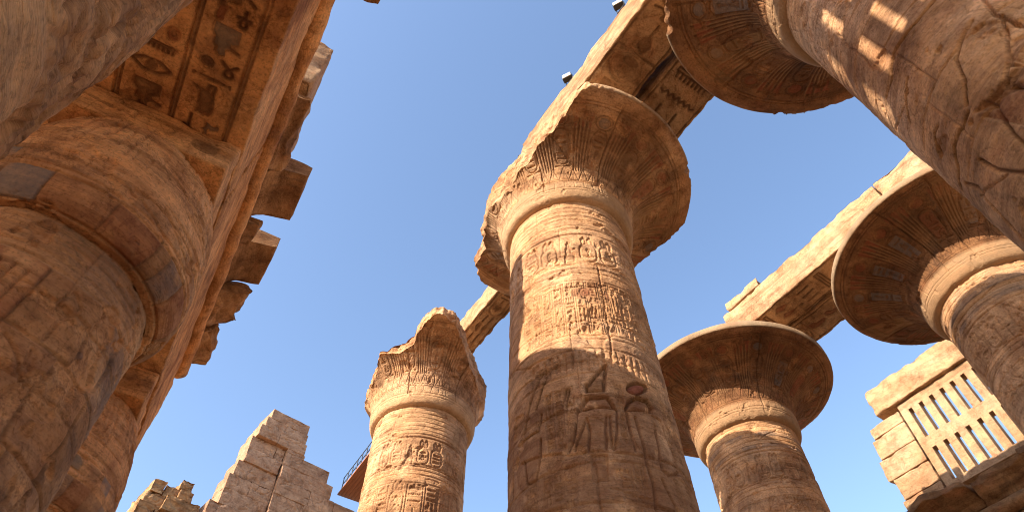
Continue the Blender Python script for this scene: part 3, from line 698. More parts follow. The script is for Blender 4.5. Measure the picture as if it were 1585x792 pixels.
# ================================================================ architraves over the nave columns
def beam_soffit(W_, H_, seed, style):
    R = Relief(W_, H_, 0.016, seed); LN = (0.13, 0.055, 0.028, .85)  # dark soffit outlines hold surviving paint and groove shade together
    for q in (.10, W_-.10): R.line([(q, .1), (q, H_-.1)], 0.024, 0.04, paint=LN)
    v = .15
    while v < H_-1.0:
        k = R.r.choice(['disc', 'comb', 'bird', 'pool', 'strokes', 'reed', 'seated', 'house', 'water', 'two_reeds', 'cart', 'feather'])
        h = R.r.uniform(.5, .95)
        if k == 'cart':
            cartouche(R, .22, v, W_-.44, h*1.3, 0.06, 0.028, False, (*DARK, .7)); h *= 1.3
        else: put(R, k, .2, v, W_-.4, h, 0.06, 0.028, (*R.r.choice([DARK, RED]), .7), lp=LN)
        v += h+.1
    return R.finish(0.35, 0.02, 0.6, 1.0, .3)
def beam(x0, x1, y0, y1, z0, z1, label, seed, soffit=True, group='stone architraves on the nave columns', mat=None, amp=0.05, chip=0.16, end_shape=None):
    c = W((x0+x1)/2, (y0+y1)/2, (z0+z1)/2); h = np.array([(x1-x0)*U/2-.004, (y1-y0)*U/2, (z1-z0)*U/2])
    rel = {'z-': beam_soffit(h[0]*2, h[1]*2, seed, 0)} if soffit else None
    o = mesh_object('architrave', rough_box(c, h, 0, 0.07, 0.05, amp, 1.1, seed, rel, chip, end_shape), mat or M_BEAM, None, loc=c)
    return tag(o, label, 'architrave', group)
SLIT = 0.012
beam(0.70, 0.91-SLIT, -0.159, 0.975, ABT, 2.43, 'left beam of the carved pair joining the nearest right column to the middle one', 61)
def worn_top(P):
    # the back upper edge of this beam has crumbled towards the middle column (local metres)
    k = sstep(.2, 2.6, P[..., 1])*sstep(0, .6, P[..., 2]+.2)
    P = P.copy(); P[..., 2] -= .62*k*sstep(-.75, .5, P[..., 0]); return P
beam(0.91+SLIT, 1.14, -0.159, 0.975, ABT, 2.43, 'right beam of the carved pair joining the nearest right column to the middle one', 62, end_shape=worn_top)
beam(0.965, 1.085, 0.985, 2.10, ABT, 2.39, 'single beam running from the middle column to the broken capital', 63, amp=.06)
beam(0.72, 1.1, -1.2, -0.165, ABT, 2.43, 'beam over the nearest right column, running back overhead out of the photo', 64, soffit=False)
beam(2.064, 2.235, 0.30, 1.20, ABT, 2.43, 'sunlit near beam between the two right columns, its left face bright', 65, amp=.05)
beam(2.245, 2.42, 0.30, 1.35, ABT, 2.43, 'shaded far beam of the pair between the two right columns', 66)
beam(2.067, 2.42, -0.95, 0.299, ABT, 2.43, 'beam running back from the right edge column behind the nearest shaft', 67, soffit=False)
beam(2.068, 2.40, 0.955, 1.17, 2.434, 2.49, 'thin broken slab lying at the far end of the right beams', 71, False, chip=.25, amp=.06)
# ================================================================ left side: aisle columns with bud capitals
LO = np.array([-0.295, 1.05]); LU = np.array([0.0645, 0.998]); LV = np.array([0.998, -0.0645]); LROT = -math.atan2(0.0645, 0.998)
def Lp(v, t): return LO+LV*v+LU*t
def LW(v, t, z): p = Lp(v, t); return W(p[0], p[1], z)
BT = 1.20; BS = 1.30; BTOP = 1.62          # bud top, soffit, architrave top
def bud_column(t, label, seed, detail):
    X, Y = Lp(0, t); phc = view_phi(X, Y); rs = 0.203*U
    o = thing('bud_column', label, 'column', W(X, Y, GZ), 'closed bud columns of the left aisle')
    zt = 0.865
    R = Relief(2*PI*rs, (zt-GZ)*U, 0.0115 if detail > 1 else 0.016, seed, wrap=True)
    vv = lambda z: (z-GZ)*U; uu = lambda deg: ((math.radians(deg)-phc+3*PI) % (2*PI))*rs
    u0, u1 = (PI-1.6)*rs, (PI+1.6)*rs
    for z in (0.845, 0.828, 0.812, 0.795, 0.778): R.line(R.wobble(0, vv(z), R.W, vv(z), 0.004, 40), 0.014, 0.026)
    if detail > 1:
        cols = [BLUE, OCHRE, (.26, .135, .08), RED, BLUE, OCHRE, (.22, .12, .07)]; z = .775; row = 0        # large painted squares of the scene below the bands
        for h in (.12, .14, .16, .2):
            u = u0+R.r.uniform(0, .2)
            while u < u1:
                w = R.r.uniform(.55, .95); c = R.r.choice(cols)
                R.rect(u, u+w, vv(z-h), vv(z), (*c, R.r.uniform(.3, .72)))
                R.line([(u, vv(z-h)), (u, vv(z))], 0.018, 0.035, hard=True, paint=(*DARK, .7))
                if R.r.random() < .6: put(R, R.r.choice(TALL), u+.08, vv(z-h)+.05, w-.15, h*U*.85, 0.04, 0.02)
                u += w
            R.line(R.wobble(0, vv(z-h), R.W, vv(z-h), 0.006, 30), 0.018, 0.04, hard=True, paint=(*DARK, .7)); z -= h
    else:
        text = [(u0+.5*k, u0+.5*k+.42) for k in range(9)]
        for a, b in text: text_column(R, a, b, vv(.35), vv(.74), 0.035, 0.017, True)
    R.courses(0.2, R.H, .95, 0.013, 0.03, 1.8)
    if detail < 2:
        for q in range(26): R.crack(R.r.uniform(u0, u1), R.r.uniform(vv(.1), vv(.8)), R.r.uniform(.5, 2.2), R.r.choice([1.57, 1.5, 1.65]), 0.02, 0.05)
    for _ in range(14): R.crack(R.r.uniform(u0, u1), R.r.uniform(vv(.2), vv(.8)), R.r.uniform(.5, 1.8), R.r.choice([1.5, 1.2, .3, 2.5]), 0.014, 0.045)
    R.finish(0.42, 0.022, 1.0, 1.0, .22)
    zs = np.concatenate([np.linspace(GZ, .1, 10)[:-1], np.linspace(.1, zt, int((zt-.1)*U/(0.0155 if detail > 1 else 0.03)))])
    rr = 0.189+0.020*np.clip((zt-zs)/.5, 0, 1)
    nd = 420 if detail > 1 else 240
    mesh_object('shaft', [lathe(X, Y, np.stack([rr, zs], -1), phi_samples(phc, nd), lambda PH, S, Z: (R.sample(((PH-phc+3*PI) % (2*PI))*rs, (Z-GZ)*U), R.sample(((PH-phc+3*PI) % (2*PI))*rs, (Z-GZ)*U, R.P)), seed, amp=0.03)], M_BUD, o)
    # bud: swells just above the bands, then tapers to the abacus
    pr = smooth_prof(spline([(0.187, 0.862), (0.204, 0.868), (0.218, 0.885), (0.226, 0.915), (0.2285, 0.96), (0.224, 1.02), (0.212, 1.09), (0.194, 1.16), (0.182, BT)], 10), 150)
    rb = 0.21*U; R2 = Relief(2*PI*rb, 0.43*U, 0.0115 if detail > 1 else 0.016, seed+7, wrap=True)
    a0, a1 = (PI-1.7)*rb, (PI+1.7)*rb
    for s_ in (.12, .62, .72, 1.0, 1.12): R2.line(R2.wobble(0, s_, R2.W, s_, 0.005, 40), 0.016, 0.03)
    u = a0
    while u < a1:                                                       # blue, red and ochre blocks of the lower bands
        w = R2.r.uniform(.22, .7); R2.rect(u, u+w, .12, .62, (*R2.r.choice([BLUE, BLUE, RED, OCHRE, BLUE, (.26, .14, .08)]), R2.r.choice([.45, .6, .8])))
        R2.line([(u, .1), (u, .64)], .014, .025, paint=(*DARK, .7)); R2.rect(u+.1, u+w*.95, .74, .98, (*R2.r.choice([BLUE, GREY, BLUE, RED]), R2.r.choice([.3, .85]))); u += w
    u = a0
    while u < a1:
        cartouche(R2, u, 1.55, .42, .85, 0.03, 0.018, True) if R2.r.random() < .75 else text_column(R2, u, u+.4, 1.5, 2.5, .03, .017)
        u += .56
    R2.line(R2.wobble(0, 1.42, R2.W, 1.42, 0.006, 40), 0.016, 0.03)
    for _ in range(10): R2.crack(R2.r.uniform(a0, a1), R2.r.uniform(.2, 2.2), R2.r.uniform(.4, 1.5), R2.r.choice([.2, -.3, 1.4]), 0.014, 0.04)
    R2.finish(0.42, 0.02, 1.0, 1.0, .2)
    mesh_object('capital', [lathe(X, Y, pr, phi_samples(phc, nd), lambda PH, S, Z: (R2.sample(((PH-phc+3*PI) % (2*PI))*rb, S), R2.sample(((PH-phc+3*PI) % (2*PI))*rb, S, R2.P)), seed+3, amp=0.03)], M_BUD, o)
    # square abacus
    hh = .170*U; Ra = Relief(2*hh, .1*U, 0.014, seed+12)
    cartouche_h = .1*U
    for k in range(3):
        put(Ra, ['mouth', 'pool', 'disc'][k], .2+.75*k, .12, .62, cartouche_h-.24, 0.045, 0.024, (*DARK, .6))
    Ra.finish(.5, .02, .9)
    Rs = Relief(.1*U, 2*hh, 0.014, seed+13); Rs.finish(.5, .02, .9)
    c = LW(0, t, (BT+BS)/2)
    mesh_object('abacus', rough_box(c, (hh, hh, (BS-BT)*U/2-.004), LROT, 0.05, 0.04, 0.03, 1.3, seed, {'y-': Relief_swap(Ra)} if detail > 1 else None, chip=0.09), M_SOF, o)
    return o
def Relief_swap(R):
    """turn a relief so that its u runs along the face's second axis (y faces list z first)"""
    Q = Relief(R.H, R.W, R.res, R.seed); Q.nu, Q.nv = R.nv, R.nu
    Q.h = R.h.T.copy(); Q.P = R.P.transpose(1, 0, 2).copy(); return Q
bud_column(-0.815, 'eroded aisle column shaft crossing the top left corner, nearest to the viewer', 101, 1)
bud_column(0.0, 'massive bud column filling the left edge, with painted bands under its square abacus', 102, 2)
bud_column(0.815, 'last aisle column, low at the left, under the broken end of the roof beam', 103, 1)

# architrave over the bud columns, its underside carved with two columns of large signs
def left_beam(t0, t1, label, seed, carve, endcut=0):
    c = LW(0, (t0+t1)/2, (BS+BTOP)/2); h = np.array([.175*U, (t1-t0)*U/2, (BTOP-BS)*U/2])
    rel = None
    if carve:
        R = Relief(2*h[0], 2*h[1], 0.0125, seed); w = 2*h[0]
        # for the lower face u is mirrored: u = h - v
        du = lambda v: (.175-v)*U
        for v in (.128, .013, -.10): 
            R.line(R.wobble(du(v)+.02, .02, du(v)+.02, R.H-.02, .006, 14), 0.018, 0.045); R.line([(du(v)-.05, .02), (du(v)-.05, R.H-.02)], 0.014, 0.03)
            R.rect(du(v)-.05, du(v)+.02, 0, R.H, (*DARK, .8))
        LN = (0.12, 0.05, 0.028, .85)  # sign outlines darkened as old paint plus shade inside the cuts
        for (va, vb) in ((.12, .022), (.005, -.092)):
            a, b = du(va), du(vb); y = .12
            while y < R.H-.4:
                if R.r.random() < .45:
                    k = R.r.choice(['bird', 'owl', 'rope', 'water3', 'eye', 'hare', 'seated', 'scarab']); hh = R.r.uniform(.40, .56)
                    put(R, k, a+.05, y, (b-a)-.1, hh, 0.05, 0.026, (*R.r.choice([DARK, RED, DARK, GREY]), .8), R.r.random() < .5, lp=LN)
                else:
                    hh = R.r.uniform(.26, .38); q = (b-a)-.08
                    for z_ in (0, 1): put(R, R.r.choice(TALL+['disc', 'rope', 'rope', 'disc']), a+.03+q*.5*z_, y, q*.46, hh*R.r.uniform(.8, 1), 0.05, 0.024, (*R.r.choice([DARK, RED, GREY, OCHRE]), .8), lp=LN)
                    if R.r.random() < .6: hh += .17; put(R, R.r.choice(['water', 'mouth', 'basket', 'snake', 'comb']), a+.04, y+hh-.17, q, .18, 0.05, 0.022, (*DARK, .8), lp=LN)
                y += hh+.03
        rel = {'z-': R.finish(.3, .016, .5, 1.0, .2)}
    o = mesh_object('architrave', rough_box(c, h, LROT, 0.06, 0.04, 0.03, 1.0, seed, rel, 0.10), M_SOF, None, loc=c)
    return tag(o, label, 'architrave', 'stone beams over the left aisle columns')
left_beam(-1.9, -.818, 'beam over the nearest aisle column, reaching back overhead out of the photo', 111, False)
left_beam(-.812, -.003, 'beam with large painted signs carved in its underside, at the top left', 112, True)
left_beam(.003, 1.10, 'beam from the painted bud column to the last aisle column, its end broken off', 113, False)

def bent(name, t0, t1, prof, label, cat, seed, mat, amp=.04, seg=.07, ragged=.0, group=None, endslope=0.0):
    """a moulding of the left building: closed profile of (v,z) swept along t, capped, with weathered surface"""
    pr = np.array(prof+[prof[0]], float)
    d = np.concatenate([[0], np.cumsum(np.hypot(np.diff(pr[:, 0]), np.diff(pr[:, 1])))])*U
    n = max(8, int(d[-1]/seg)); s = np.unique(np.concatenate([np.linspace(0, d[-1], n), d]))
    pv = np.interp(s, d, pr[:, 0]); pz = np.interp(s, d, pr[:, 1])
    ts = np.linspace(t0, t1, max(4, int((t1-t0)*U/seg)))
    cv, cz = pr[:-1, 0].mean(), pr[:-1, 1].mean()
    rings = [(t, 1.0) for t in ts]
    caps = np.linspace(.999, 0.001, 8)
    rings = [(t0, k) for k in caps[::-1]]+rings+[(t1, k) for k in caps]
    P = np.zeros((len(rings), len(s), 3))
    for i, (t, k) in enumerate(rings):
        vv_ = cv+(pv-cv)*k; zz_ = cz+(pz-cz)*k
        vmax = pr[:, 0].max()
        tt = t+(endslope*(vv_-cv) if i > len(rings)/2 else -endslope*(vv_-cv)*.5)
        p = LO[None]+np.outer(vv_, LV)+np.outer(tt, LU)
        P[i] = np.stack([p[:, 0]*U, p[:, 1]*U, zz_*U+EYE], -1)
    C = P.mean((0, 1))
    nrm = P-np.array([*(Lp(cv, 0)*U), cz*U+EYE]); 
    q = P+seed*5.1
    D = np.stack([fbm(q*1.3, 4), fbm(q*1.3+31, 4), fbm(q*1.3+67, 4)], -1)*amp*1.6
    if ragged:
        qq = q*np.array([1.0, 1.0, 4.5]); D = D+np.stack([fbm(qq+5, 3), fbm(qq+25, 3), fbm(q*.8+45, 3)], -1)*ragged*.8
    P = P+D
    v, f = grid(P)
    loc = LW(cv, (t0+t1)/2, cz)
    o = mesh_object(name, [(v, f)], mat, None, loc=loc)
    return tag(o, label, cat, group)
def circ_prof(v, z, r, n=14): return [(v+r*math.cos(2*PI*k/n), z+r*math.sin(2*PI*k/n)) for k in range(n)]
bent('torus_moulding', -1.9, 1.06, circ_prof(.172, 1.652, .031), 'long rounded moulding along the top edge of the left beam', 'moulding', 120, M_SOF, .03)
CAV = lambda vo, z0, z1: [(.02, z0), (.174, z0)]+[(.176+(vo-.176)*(1-math.cos(a*PI/2)), z0+(z1-z0)*.70*math.sin(a*PI/2)) for a in (.15, .3, .45, .6, .75, .9, 1.0)]+[(vo+.004, z0+(z1-z0)*.71), (vo+.004, z1), (.02, z1)]
G_COR = 'cornice blocks along the left roof edge'
bent('cornice_block', .16, .349, CAV(.303, 1.685, 1.86), 'complete curved cornice block jutting furthest into the sky from the left roof edge', 'cornice block', 121, M_COR, .025, group=G_COR)
bent('cornice_block', .475, .667, CAV(.298, 1.685, 1.86), 'second curved cornice block down the left roof edge, with a clean lower end', 'cornice block', 122, M_COR, .025, group=G_COR)
bent('cornice_block', .36, .46, CAV(.222, 1.685, 1.78), 'small worn stub between the two curved cornice blocks', 'cornice block', 123, M_COR, .05, ragged=.2, group=G_COR)
bent('cornice_block', .68, .87, CAV(.268, 1.685, 1.80), 'broken cornice block below the two curved ones', 'cornice block', 124, M_COR, .06, ragged=.35, group=G_COR)
bent('cornice_block', .88, 1.09, CAV(.232, 1.685, 1.77), 'lowest ragged cornice block, at the broken end of the left roof edge', 'cornice block', 125, M_COR, .06, ragged=.3, group=G_COR)
bent('cornice_block', -.10, .15, CAV(.222, 1.685, 1.79), 'dark crumbled cornice block just above the furthest jutting one', 'cornice block', 126, M_COR, .07, ragged=.28, group=G_COR)
bent('cornice_block', -1.9, -.45, CAV(.285, 1.685, 1.84), 'rough cornice block at the top edge of the photo', 'cornice block', 127, M_COR, .06, ragged=.25, group=G_COR)

def box_thing(name, v0, v1, t0, t1, z0, z1, label, cat, seed, mat, group=None, amp=.04, chip=.14, seg=.09):
    c = LW((v0+v1)/2, (t0+t1)/2, (z0+z1)/2); h = ((v1-v0)*U/2, (t1-t0)*U/2, (z1-z0)*U/2)
    return tag(mesh_object(name, rough_box(c, h, LROT, seg, .04, amp, 1.1, seed, None, chip), mat, None, loc=c), label, cat, group)
box_thing('clerestory_pier', -.02, .212, -.125, .31, 1.83, 2.15, 'pale restored pier standing on the left roof edge against the sky', 'pier', 130, M_PALE, amp=.04, chip=.14)
box_thing('sun_block_slab', -1.95, -.03, -1.9, -.05, 1.635, 1.76, 'added sun-blocking slab over the left aisle beside the nearest column', 'roof slab', 131, M_SOF, 'added sun-blocking slabs of the left aisle', seg=.2)  # added overhead to keep sun off the columns and shape the bounce
box_thing('sun_block_slab', -1.95, -.03, -.04, 1.02, 1.635, 1.76, 'added sun-blocking slab over the left aisle beside the painted bud column', 'roof slab', 132, M_SOF, 'added sun-blocking slabs of the left aisle', seg=.2)

# clerestory window behind the viewer's shoulder: its slits throw the light on the nearest column
def grille(center_fn, rot, w, h, depth, ncol, rows, slit_w, pitch, name_parent, z_rows, first, mat):
    """stone window screen: bars left between rows of upright slits. local x = along the wall"""
    xs = sorted(set([0, w]+[x for k in range(ncol) for x in (first+pitch*k, first+pitch*k+slit_w)]))
    zs = sorted(set([0, h]+[z for r in z_rows for z in r]))
    parts = []
    def solid(i, j):
        xc = (xs[i]+xs[i+1])/2; zc = (zs[j]+zs[j+1])/2
        if i < 0 or j < 0: return False
        ins = any(first+pitch*k < xc < first+pitch*k+slit_w for k in range(ncol)) and any(a < zc < b for a, b in z_rows)
        return not ins
    V = []; Q = []
    def quad(p):
        n = len(V); V.extend(p); Q.append([n, n+1, n+2, n+3])
    nx, nz = len(xs)-1, len(zs)-1
    S = [[solid(i, j) for j in range(nz)] for i in range(nx)]
    for i in range(nx):
        for j in range(nz):
            if not S[i][j]: continue
            x0, x1, z0, z1 = xs[i], xs[i+1], zs[j], zs[j+1]
            quad([(x0, 0, z0), (x1, 0, z0), (x1, 0, z1), (x0, 0, z1)]); quad([(x1, depth, z0), (x0, depth, z0), (x0, depth, z1), (x1, depth, z1)])
            if i == 0 or not S[i-1][j]: quad([(x0, depth, z0), (x0, 0, z0), (x0, 0, z1), (x0, depth, z1)])
            if i == nx-1 or not S[i+1][j]: quad([(x1, 0, z0), (x1, depth, z0), (x1, depth, z1), (x1, 0, z1)])
            if j == 0 or not S[i][j-1]: quad([(x0, depth, z0), (x1, depth, z0), (x1, 0, z0), (x0, 0, z0)])
            if j == nz-1 or not S[i][j+1]: quad([(x0, 0, z1), (x1, 0, z1), (x1, depth, z1), (x0, depth, z1)])
    P = np.array([center_fn(x, y, z) for x, y, z in V])
    P = P+np.stack([fbm(P*1.7, 3), fbm(P*1.7+20, 3), fbm(P*1.7+40, 3)], -1)*.012
    return [(P, np.array(Q))]
wl_ = thing('clerestory_window', 'stone window screen above the left aisle, behind the viewer and out of the photo', 'window', LW(.1, -1.25, 1.87))
gl = grille(lambda x, y, z: LW(.16-y, -1.75+x, 1.87+z), LROT, .86, .52, .05, 12, 2, .027, .0625, 'x', [(.03, .21), (.275, .455)], .06, M_PALE)
mesh_object('screen', gl, M_PALE, wl_, smooth=False)
mesh_object('jamb', rough_box(LW(.08, -.80, 2.13), (.11*U, .09*U, .26*U), LROT, .12, .04, .03, 1.1, 133, None, .1), M_PALE, wl_)
mesh_object('lintel', rough_box(LW(.07, -1.23, 2.45), (.13*U, .55*U, .06*U), LROT, .12, .04, .03, 1.1, 134, None, .1), M_PALE, wl_)

# second row of aisle columns deeper in, unseen, added to carry the sun-blocking slabs
def plain_bud(X, Y, label, group, seed):
    t = thing('bud_column', label, 'column', W(X, Y, GZ), group)
    zz = np.concatenate([np.linspace(GZ, .865, 60)])
    mesh_object('shaft', [lathe(X, Y, np.stack([.189+.02*np.clip((.865-zz)/.5, 0, 1), zz], -1), np.linspace(0, 2*PI, 97), None, seed, amp=.04)], M_BUD, t)
    mesh_object('capital', [lathe(X, Y, spline([(0.187, 0.862), (0.218, 0.885), (0.2285, 0.96), (0.212, 1.09), (0.182, 1.20)], 10), np.linspace(0, 2*PI, 97), None, seed+1, amp=.04)], M_BUD, t)
    mesh_object('abacus', rough_box(W(X, Y, 1.249), (.17*U, .17*U, .047*U), LROT if X < 0 else 0, .15, .04, .03, 1.2, seed+2), M_SOF, t)
for k, (t_, lb) in enumerate([(-.9, 'column of the second left row, beyond the nearest shaft and out of the photo'), (-.08, 'column of the second left row, hidden behind the painted bud column'), (.74, 'column of the second left row, hidden behind the last aisle column')]):
    q = Lp(-1.70, t_); plain_bud(q[0], q[1], lb, 'closed bud columns of the second left row', 180+3*k)
c = LW(-1.70, -.45, (BS+BTOP)/2)
tag(mesh_object('architrave', rough_box(c, (.175*U, 1.45*U, (BTOP-BS)*U/2), LROT, .2, .04, .03, 1.0, 190), M_SOF, None, loc=c), 'beam over the second left row of columns, deep in the aisle', 'architrave', 'stone beams over the left aisle columns')

# ================================================================ right side: clerestory window over the far aisle
X3 = 3.30
cw = thing('clerestory_window', 'sunlit stone window with two rows of upright slits at the lower right', 'window', W(X3, .9, 1.86))
pitch = .0628
fr = grille(lambda x, y, z: W(X3+y, 1.128-x, 1.862+z), 0, .86, .52, .05, 12, 2, .0225, pitch, 'x', [(.036, .225), (.290, .470)], .043, M_PALE)
mesh_object('screen', fr, M_PALE, cw, smooth=False)
jb = []
zc = 1.80
for i, (dz, yl, yo) in enumerate([(.125, 1.36, .0), (.12, 1.345, .0), (.125, 1.372, .0), (.12, 1.35, .0), (.07, 1.33, .0)]):
    jb += rough_box(W(X3+.085, (1.138+yl)/2, zc+dz/2), (.085*U, (yl-1.138)*U/2, dz*U/2-.006), 0, .06, .035, .03, 1.3, 140+i, None, .1); zc += dz
mesh_object('jamb', jb, M_PALE, cw)
mesh_object('lintel', rough_box(W(X3+.06, .70, 2.47), (.085*U, .545*U, .082*U), 0, .06, .05, .05, 1.2, 146, None, .2), M_PALE, cw)
oa = thing('far_aisle_roof_edge', 'shaded beam and broken cornice under the slit window at the lower right', 'roof edge', W(X3, .6, 1.3))
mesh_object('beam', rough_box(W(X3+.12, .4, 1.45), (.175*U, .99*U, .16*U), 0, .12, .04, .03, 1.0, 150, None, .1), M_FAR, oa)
def sweepY(prof, y0, y1, seed, amp, ragged=0):
    pr = np.array(prof+[prof[0]], float); d = np.concatenate([[0], np.cumsum(np.hypot(np.diff(pr[:, 0]), np.diff(pr[:, 1])))])*U
    s = np.unique(np.concatenate([np.linspace(0, d[-1], max(10, int(d[-1]/.07))), d])); px = np.interp(s, d, pr[:, 0]); pz = np.interp(s, d, pr[:, 1])
    cx, cz = pr[:-1].mean(0); ys = np.linspace(y0, y1, max(4, int((y1-y0)*U/.07)))
    rings = [(y0, k) for k in np.linspace(.001, .999, 7)]+[(y, 1.) for y in ys]+[(y1, k) for k in np.linspace(.999, .001, 7)]
    P = np.array([[((cx+(a-cx)*k)*U, y*U, (cz+(b-cz)*k)*U+EYE) for a, b in zip(px, pz)] for y, k in rings])
    q = P+seed*5.1; P = P+np.stack([fbm(q*1.3, 4), fbm(q*1.3+31, 4), fbm(q*1.3+67, 4)], -1)*amp*1.6
    if ragged: P = P+np.stack([fbm(q*.8+5, 3), fbm(q*.8+25, 3), fbm(q*.8+45, 3)], -1)*ragged
    return grid(P)
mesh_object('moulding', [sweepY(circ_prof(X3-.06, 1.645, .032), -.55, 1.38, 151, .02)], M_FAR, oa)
XC = lambda vo, z0, z1: [(X3+.1, z0), (X3-.05, z0), (X3-.06, z0+(z1-z0)*.35), (X3-.075-.2*vo, z0+(z1-z0)*.6), (X3-vo, z0+(z1-z0)*.78), (X3-vo, z1), (X3+.1, z1)]
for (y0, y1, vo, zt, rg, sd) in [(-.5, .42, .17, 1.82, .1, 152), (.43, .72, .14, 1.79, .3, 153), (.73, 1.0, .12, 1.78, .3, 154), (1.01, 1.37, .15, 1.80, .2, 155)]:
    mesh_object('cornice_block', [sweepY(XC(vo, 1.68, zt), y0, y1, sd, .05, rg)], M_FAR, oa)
# far bud columns that carry it
for k, (y, lb) in enumerate([(.2, 'far aisle column under the slit window, hidden behind the right edge shaft'), (1.03, 'far aisle column under the left end of the slit window roof edge')]):
    plain_bud(X3+.12, y, lb, 'closed bud columns of the far aisle', 160+3*k)

# ================================================================ the ruined pylon behind
PYA = math.atan2(.15, 1.0)
def PY(x, y, z): return W(x*math.cos(0)+0, 4.6+.15*(x-1.0)+y, z)
def masonry(rows, seed, depth, parent_name, hgt, bl=(.14, .34), jitter=.06, y0=0.0, amp=.03, chip=.09):
    """rows: list of (z0, z1, x_left, x_right)"""
    rn = random.Random(seed); parts = []; k = 0
    for z0, z1, xl, xr in rows:
        x = xl
        while x < xr-.02:
            w = min(rn.uniform(*bl), xr-x)
            if xr-(x+w) < .07: w = xr-x
            off = rn.uniform(-jitter, jitter)/U
            c = PY(x+w/2, y0+depth/2+off, (z0+z1)/2)
            rel = None
            if z0 > 2.1:
                Rk = Relief((z1-z0)*U+.01, w*U+.01, .035, seed+k)
                for _ in range(4): Rk.crack(Rk.r.uniform(0, Rk.W), Rk.r.uniform(0, Rk.H), Rk.r.uniform(.3, 1.1), Rk.r.uniform(0, 3), .03, .06, .12)
                Rk.line(_ell(Rk.r.uniform(0, Rk.W), Rk.r.uniform(0, Rk.H), .3, .35, 9, 0, Rk.r.uniform(2, 5)), .03, .05)
                rel = {'y-': Rk.finish(.4, .03, 1.2, .8)}
            parts += rough_box(c, (w*U/2+.004, depth*U/2, (z1-z0)*U/2+.004), PYA, .10, .014, amp, 1.2, seed+k, rel, chip)
            x += w; k += 1
    return parts
py = thing('pylon_ruin', 'tall ruined gate tower with a stepped broken outline, in shade, low in the background', 'ruin', PY(.9, 0, GZ))
def interp(tab, z): a = np.array(tab); return float(np.interp(z, a[:, 0], a[:, 1]))
LE = [(2.2, .40), (2.50, .405), (2.76, .415), (2.77, .47), (3.02, .523), (3.04, .55), (3.35, .585), (3.37, .60), (3.65, .646)]
rows = []; z = GZ
hs = [.34]*7
for h in hs: rows.append((z, z+h, .38, .86)); z += h
zz = z
steps = [(.13, .385), (.125, .40), (.12, .415), (.13, .47), (.125, .515), (.12, .52), (.13, .555), (.12, .575), (.125, .59)]
for h, xl in steps:
    rows.append((z, z+h, xl+random.uniform(-.016, .016), .862)); z += h
zj = z
mesh_object('rough_face', masonry(rows, 201, .2, 'x', .12, jitter=.10, amp=.028, chip=.07), M_PYL, py)
rows = []; z = GZ
while z < 2.6: rows.append((z, z+.33, .866, 1.95)); z += .33
for h, xr in [(.14, 1.95), (.13, 1.55), (.12, 1.32), (.11, 1.26), (.11, 1.02)]:
    rows.append((z, min(z+h, zj), .866, xr)); z = min(z+h, zj)
for h, xl, xr in [(.10, .60, 1.01), (.09, .625, .995), (.09, .65, .985)]:
    rows.append((zj, zj+h, xl, xr)); zj += h
mesh_object('smooth_face', masonry(rows, 301, .25, 'x', .12, (.16, .5), .02, -.03, .02, .04), M_PYL, py)
# rubble core to the left
rb = thing('rubble_core', 'crumbling rubble core of rough blocks beside the gate tower, partly sunlit', 'ruin', PY(.2, .1, GZ))
rows = []; z = GZ
while z < 2.1: rows.append((z, z+.3, .02, .40)); z += .3
for h, xl, xr in [(.11, .02, .44), (.10, .03, .44), (.10, .03, .43), (.11, .05, .41), (.09, .06, .34), (.08, .23, .32)]:
    rows.append((z, z+h, xl, xr)); z += h
mesh_object('blocks', masonry(rows, 401, .4, 'x', .1, (.08, .19), .35, .05, .10, .22), M_RUB, rb)

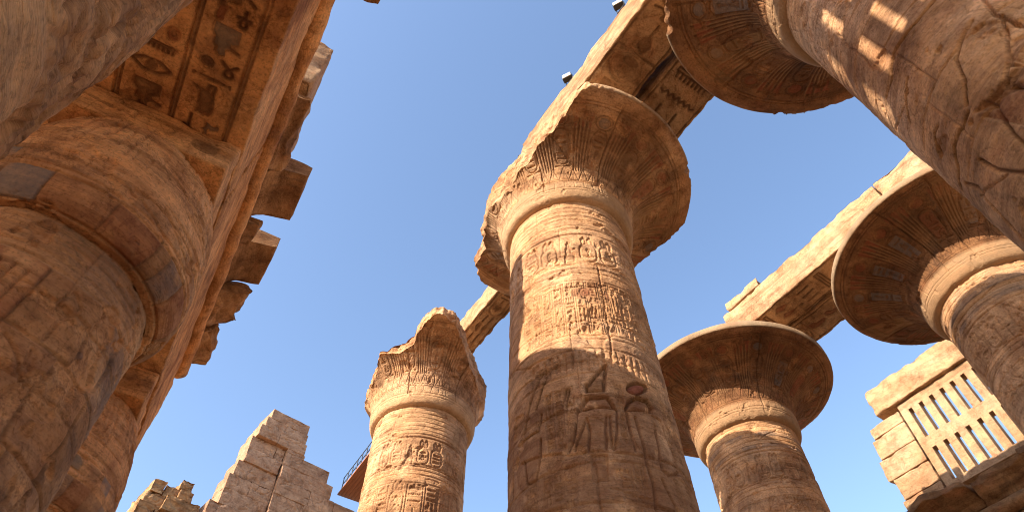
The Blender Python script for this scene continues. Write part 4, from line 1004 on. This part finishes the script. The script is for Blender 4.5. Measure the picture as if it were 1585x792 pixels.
# wooden gangway with a steel railing, abutting the tower
gw = thing('gangway', 'small wooden gangway with a dark steel railing beside the broken column', 'gangway', W(1.48, 4.2, 3.13))
dk = []
for k in range(8):
    x0 = 1.385+.0285*k
    dk += rough_box(W(x0+.014, 4.03, 3.137), (.0135*U, .66*U, .007*U), -.03, .6, .01, .004, 1, 500+k)
mesh_object('deck', dk, M_WOOD, gw)
def tube(p, q, r=.02, n=8):
    p, q = np.array(p, float), np.array(q, float); d = q-p; L = np.linalg.norm(d); d /= L
    a = np.cross(d, [0, 0, 1.] if abs(d[2]) < .9 else [1., 0, 0]); a /= np.linalg.norm(a); b = np.cross(d, a)
    an = np.linspace(0, 2*PI, n+1); ring = np.outer(np.cos(an), a)+np.outer(np.sin(an), b)
    P = np.stack([p+ring*.001, p+ring*r, q+ring*r, q+ring*.001])
    return grid(P)
for xs_ in (1.40, 1.60):
    xo = lambda y: xs_+(y-4.03)*-.03*-1*0+.03*(4.03-y)*-1
    rl = [tube(W(xo(y), y, 3.14), W(xo(y), y, 3.275), .03) for y in np.arange(3.42, 4.68, .0945)]
    for zz_ in (3.275, 3.21): rl.append(tube(W(xo(3.4), 3.4, zz_), W(xo(4.66), 4.66, zz_), .028))
    mesh_object('railing', rl, M_STEEL, gw)

# ================================================================ floodlights on the middle beams
def floodlight(X, Y, Z, label, s=1.0):
    t = thing('floodlight', label, 'floodlight', W(X, Y, Z), 'floodlights on the nave beams')
    b = W(X, Y, Z)
    rot = .5
    mesh_object('housing', rough_box(b+np.array([-.05, 0, .30*s]), (.10*s, .17*s, .14*s), rot, .08, .03, 0, 1, 1), M_BLACK, t)
    mesh_object('reflector', rough_box(b+np.array([-.05, 0, .30*s])+np.array([-math.cos(rot), -math.sin(rot), 0])*.105*s, (.012, .15*s, .12*s), rot, .08, .008, 0, 1, 1), M_LAMP, t)
    mesh_object('bracket', [tube(b+np.array([.0, -.17*s, .30*s]), b+np.array([0, -.17*s, 0]), .015), tube(b+np.array([0, .17*s, .30*s]), b+np.array([0, .17*s, 0]), .015), tube(b+np.array([0, -.17*s, .02]), b+np.array([0, .17*s, .02]), .015)], M_BLACK, t)
floodlight(.716, .655, 2.452, 'small floodlight on the beam just above the middle capital, its white face showing', .85)
floodlight(.708, .327, 2.452, 'small black floodlight at the top edge of the photo', .85)
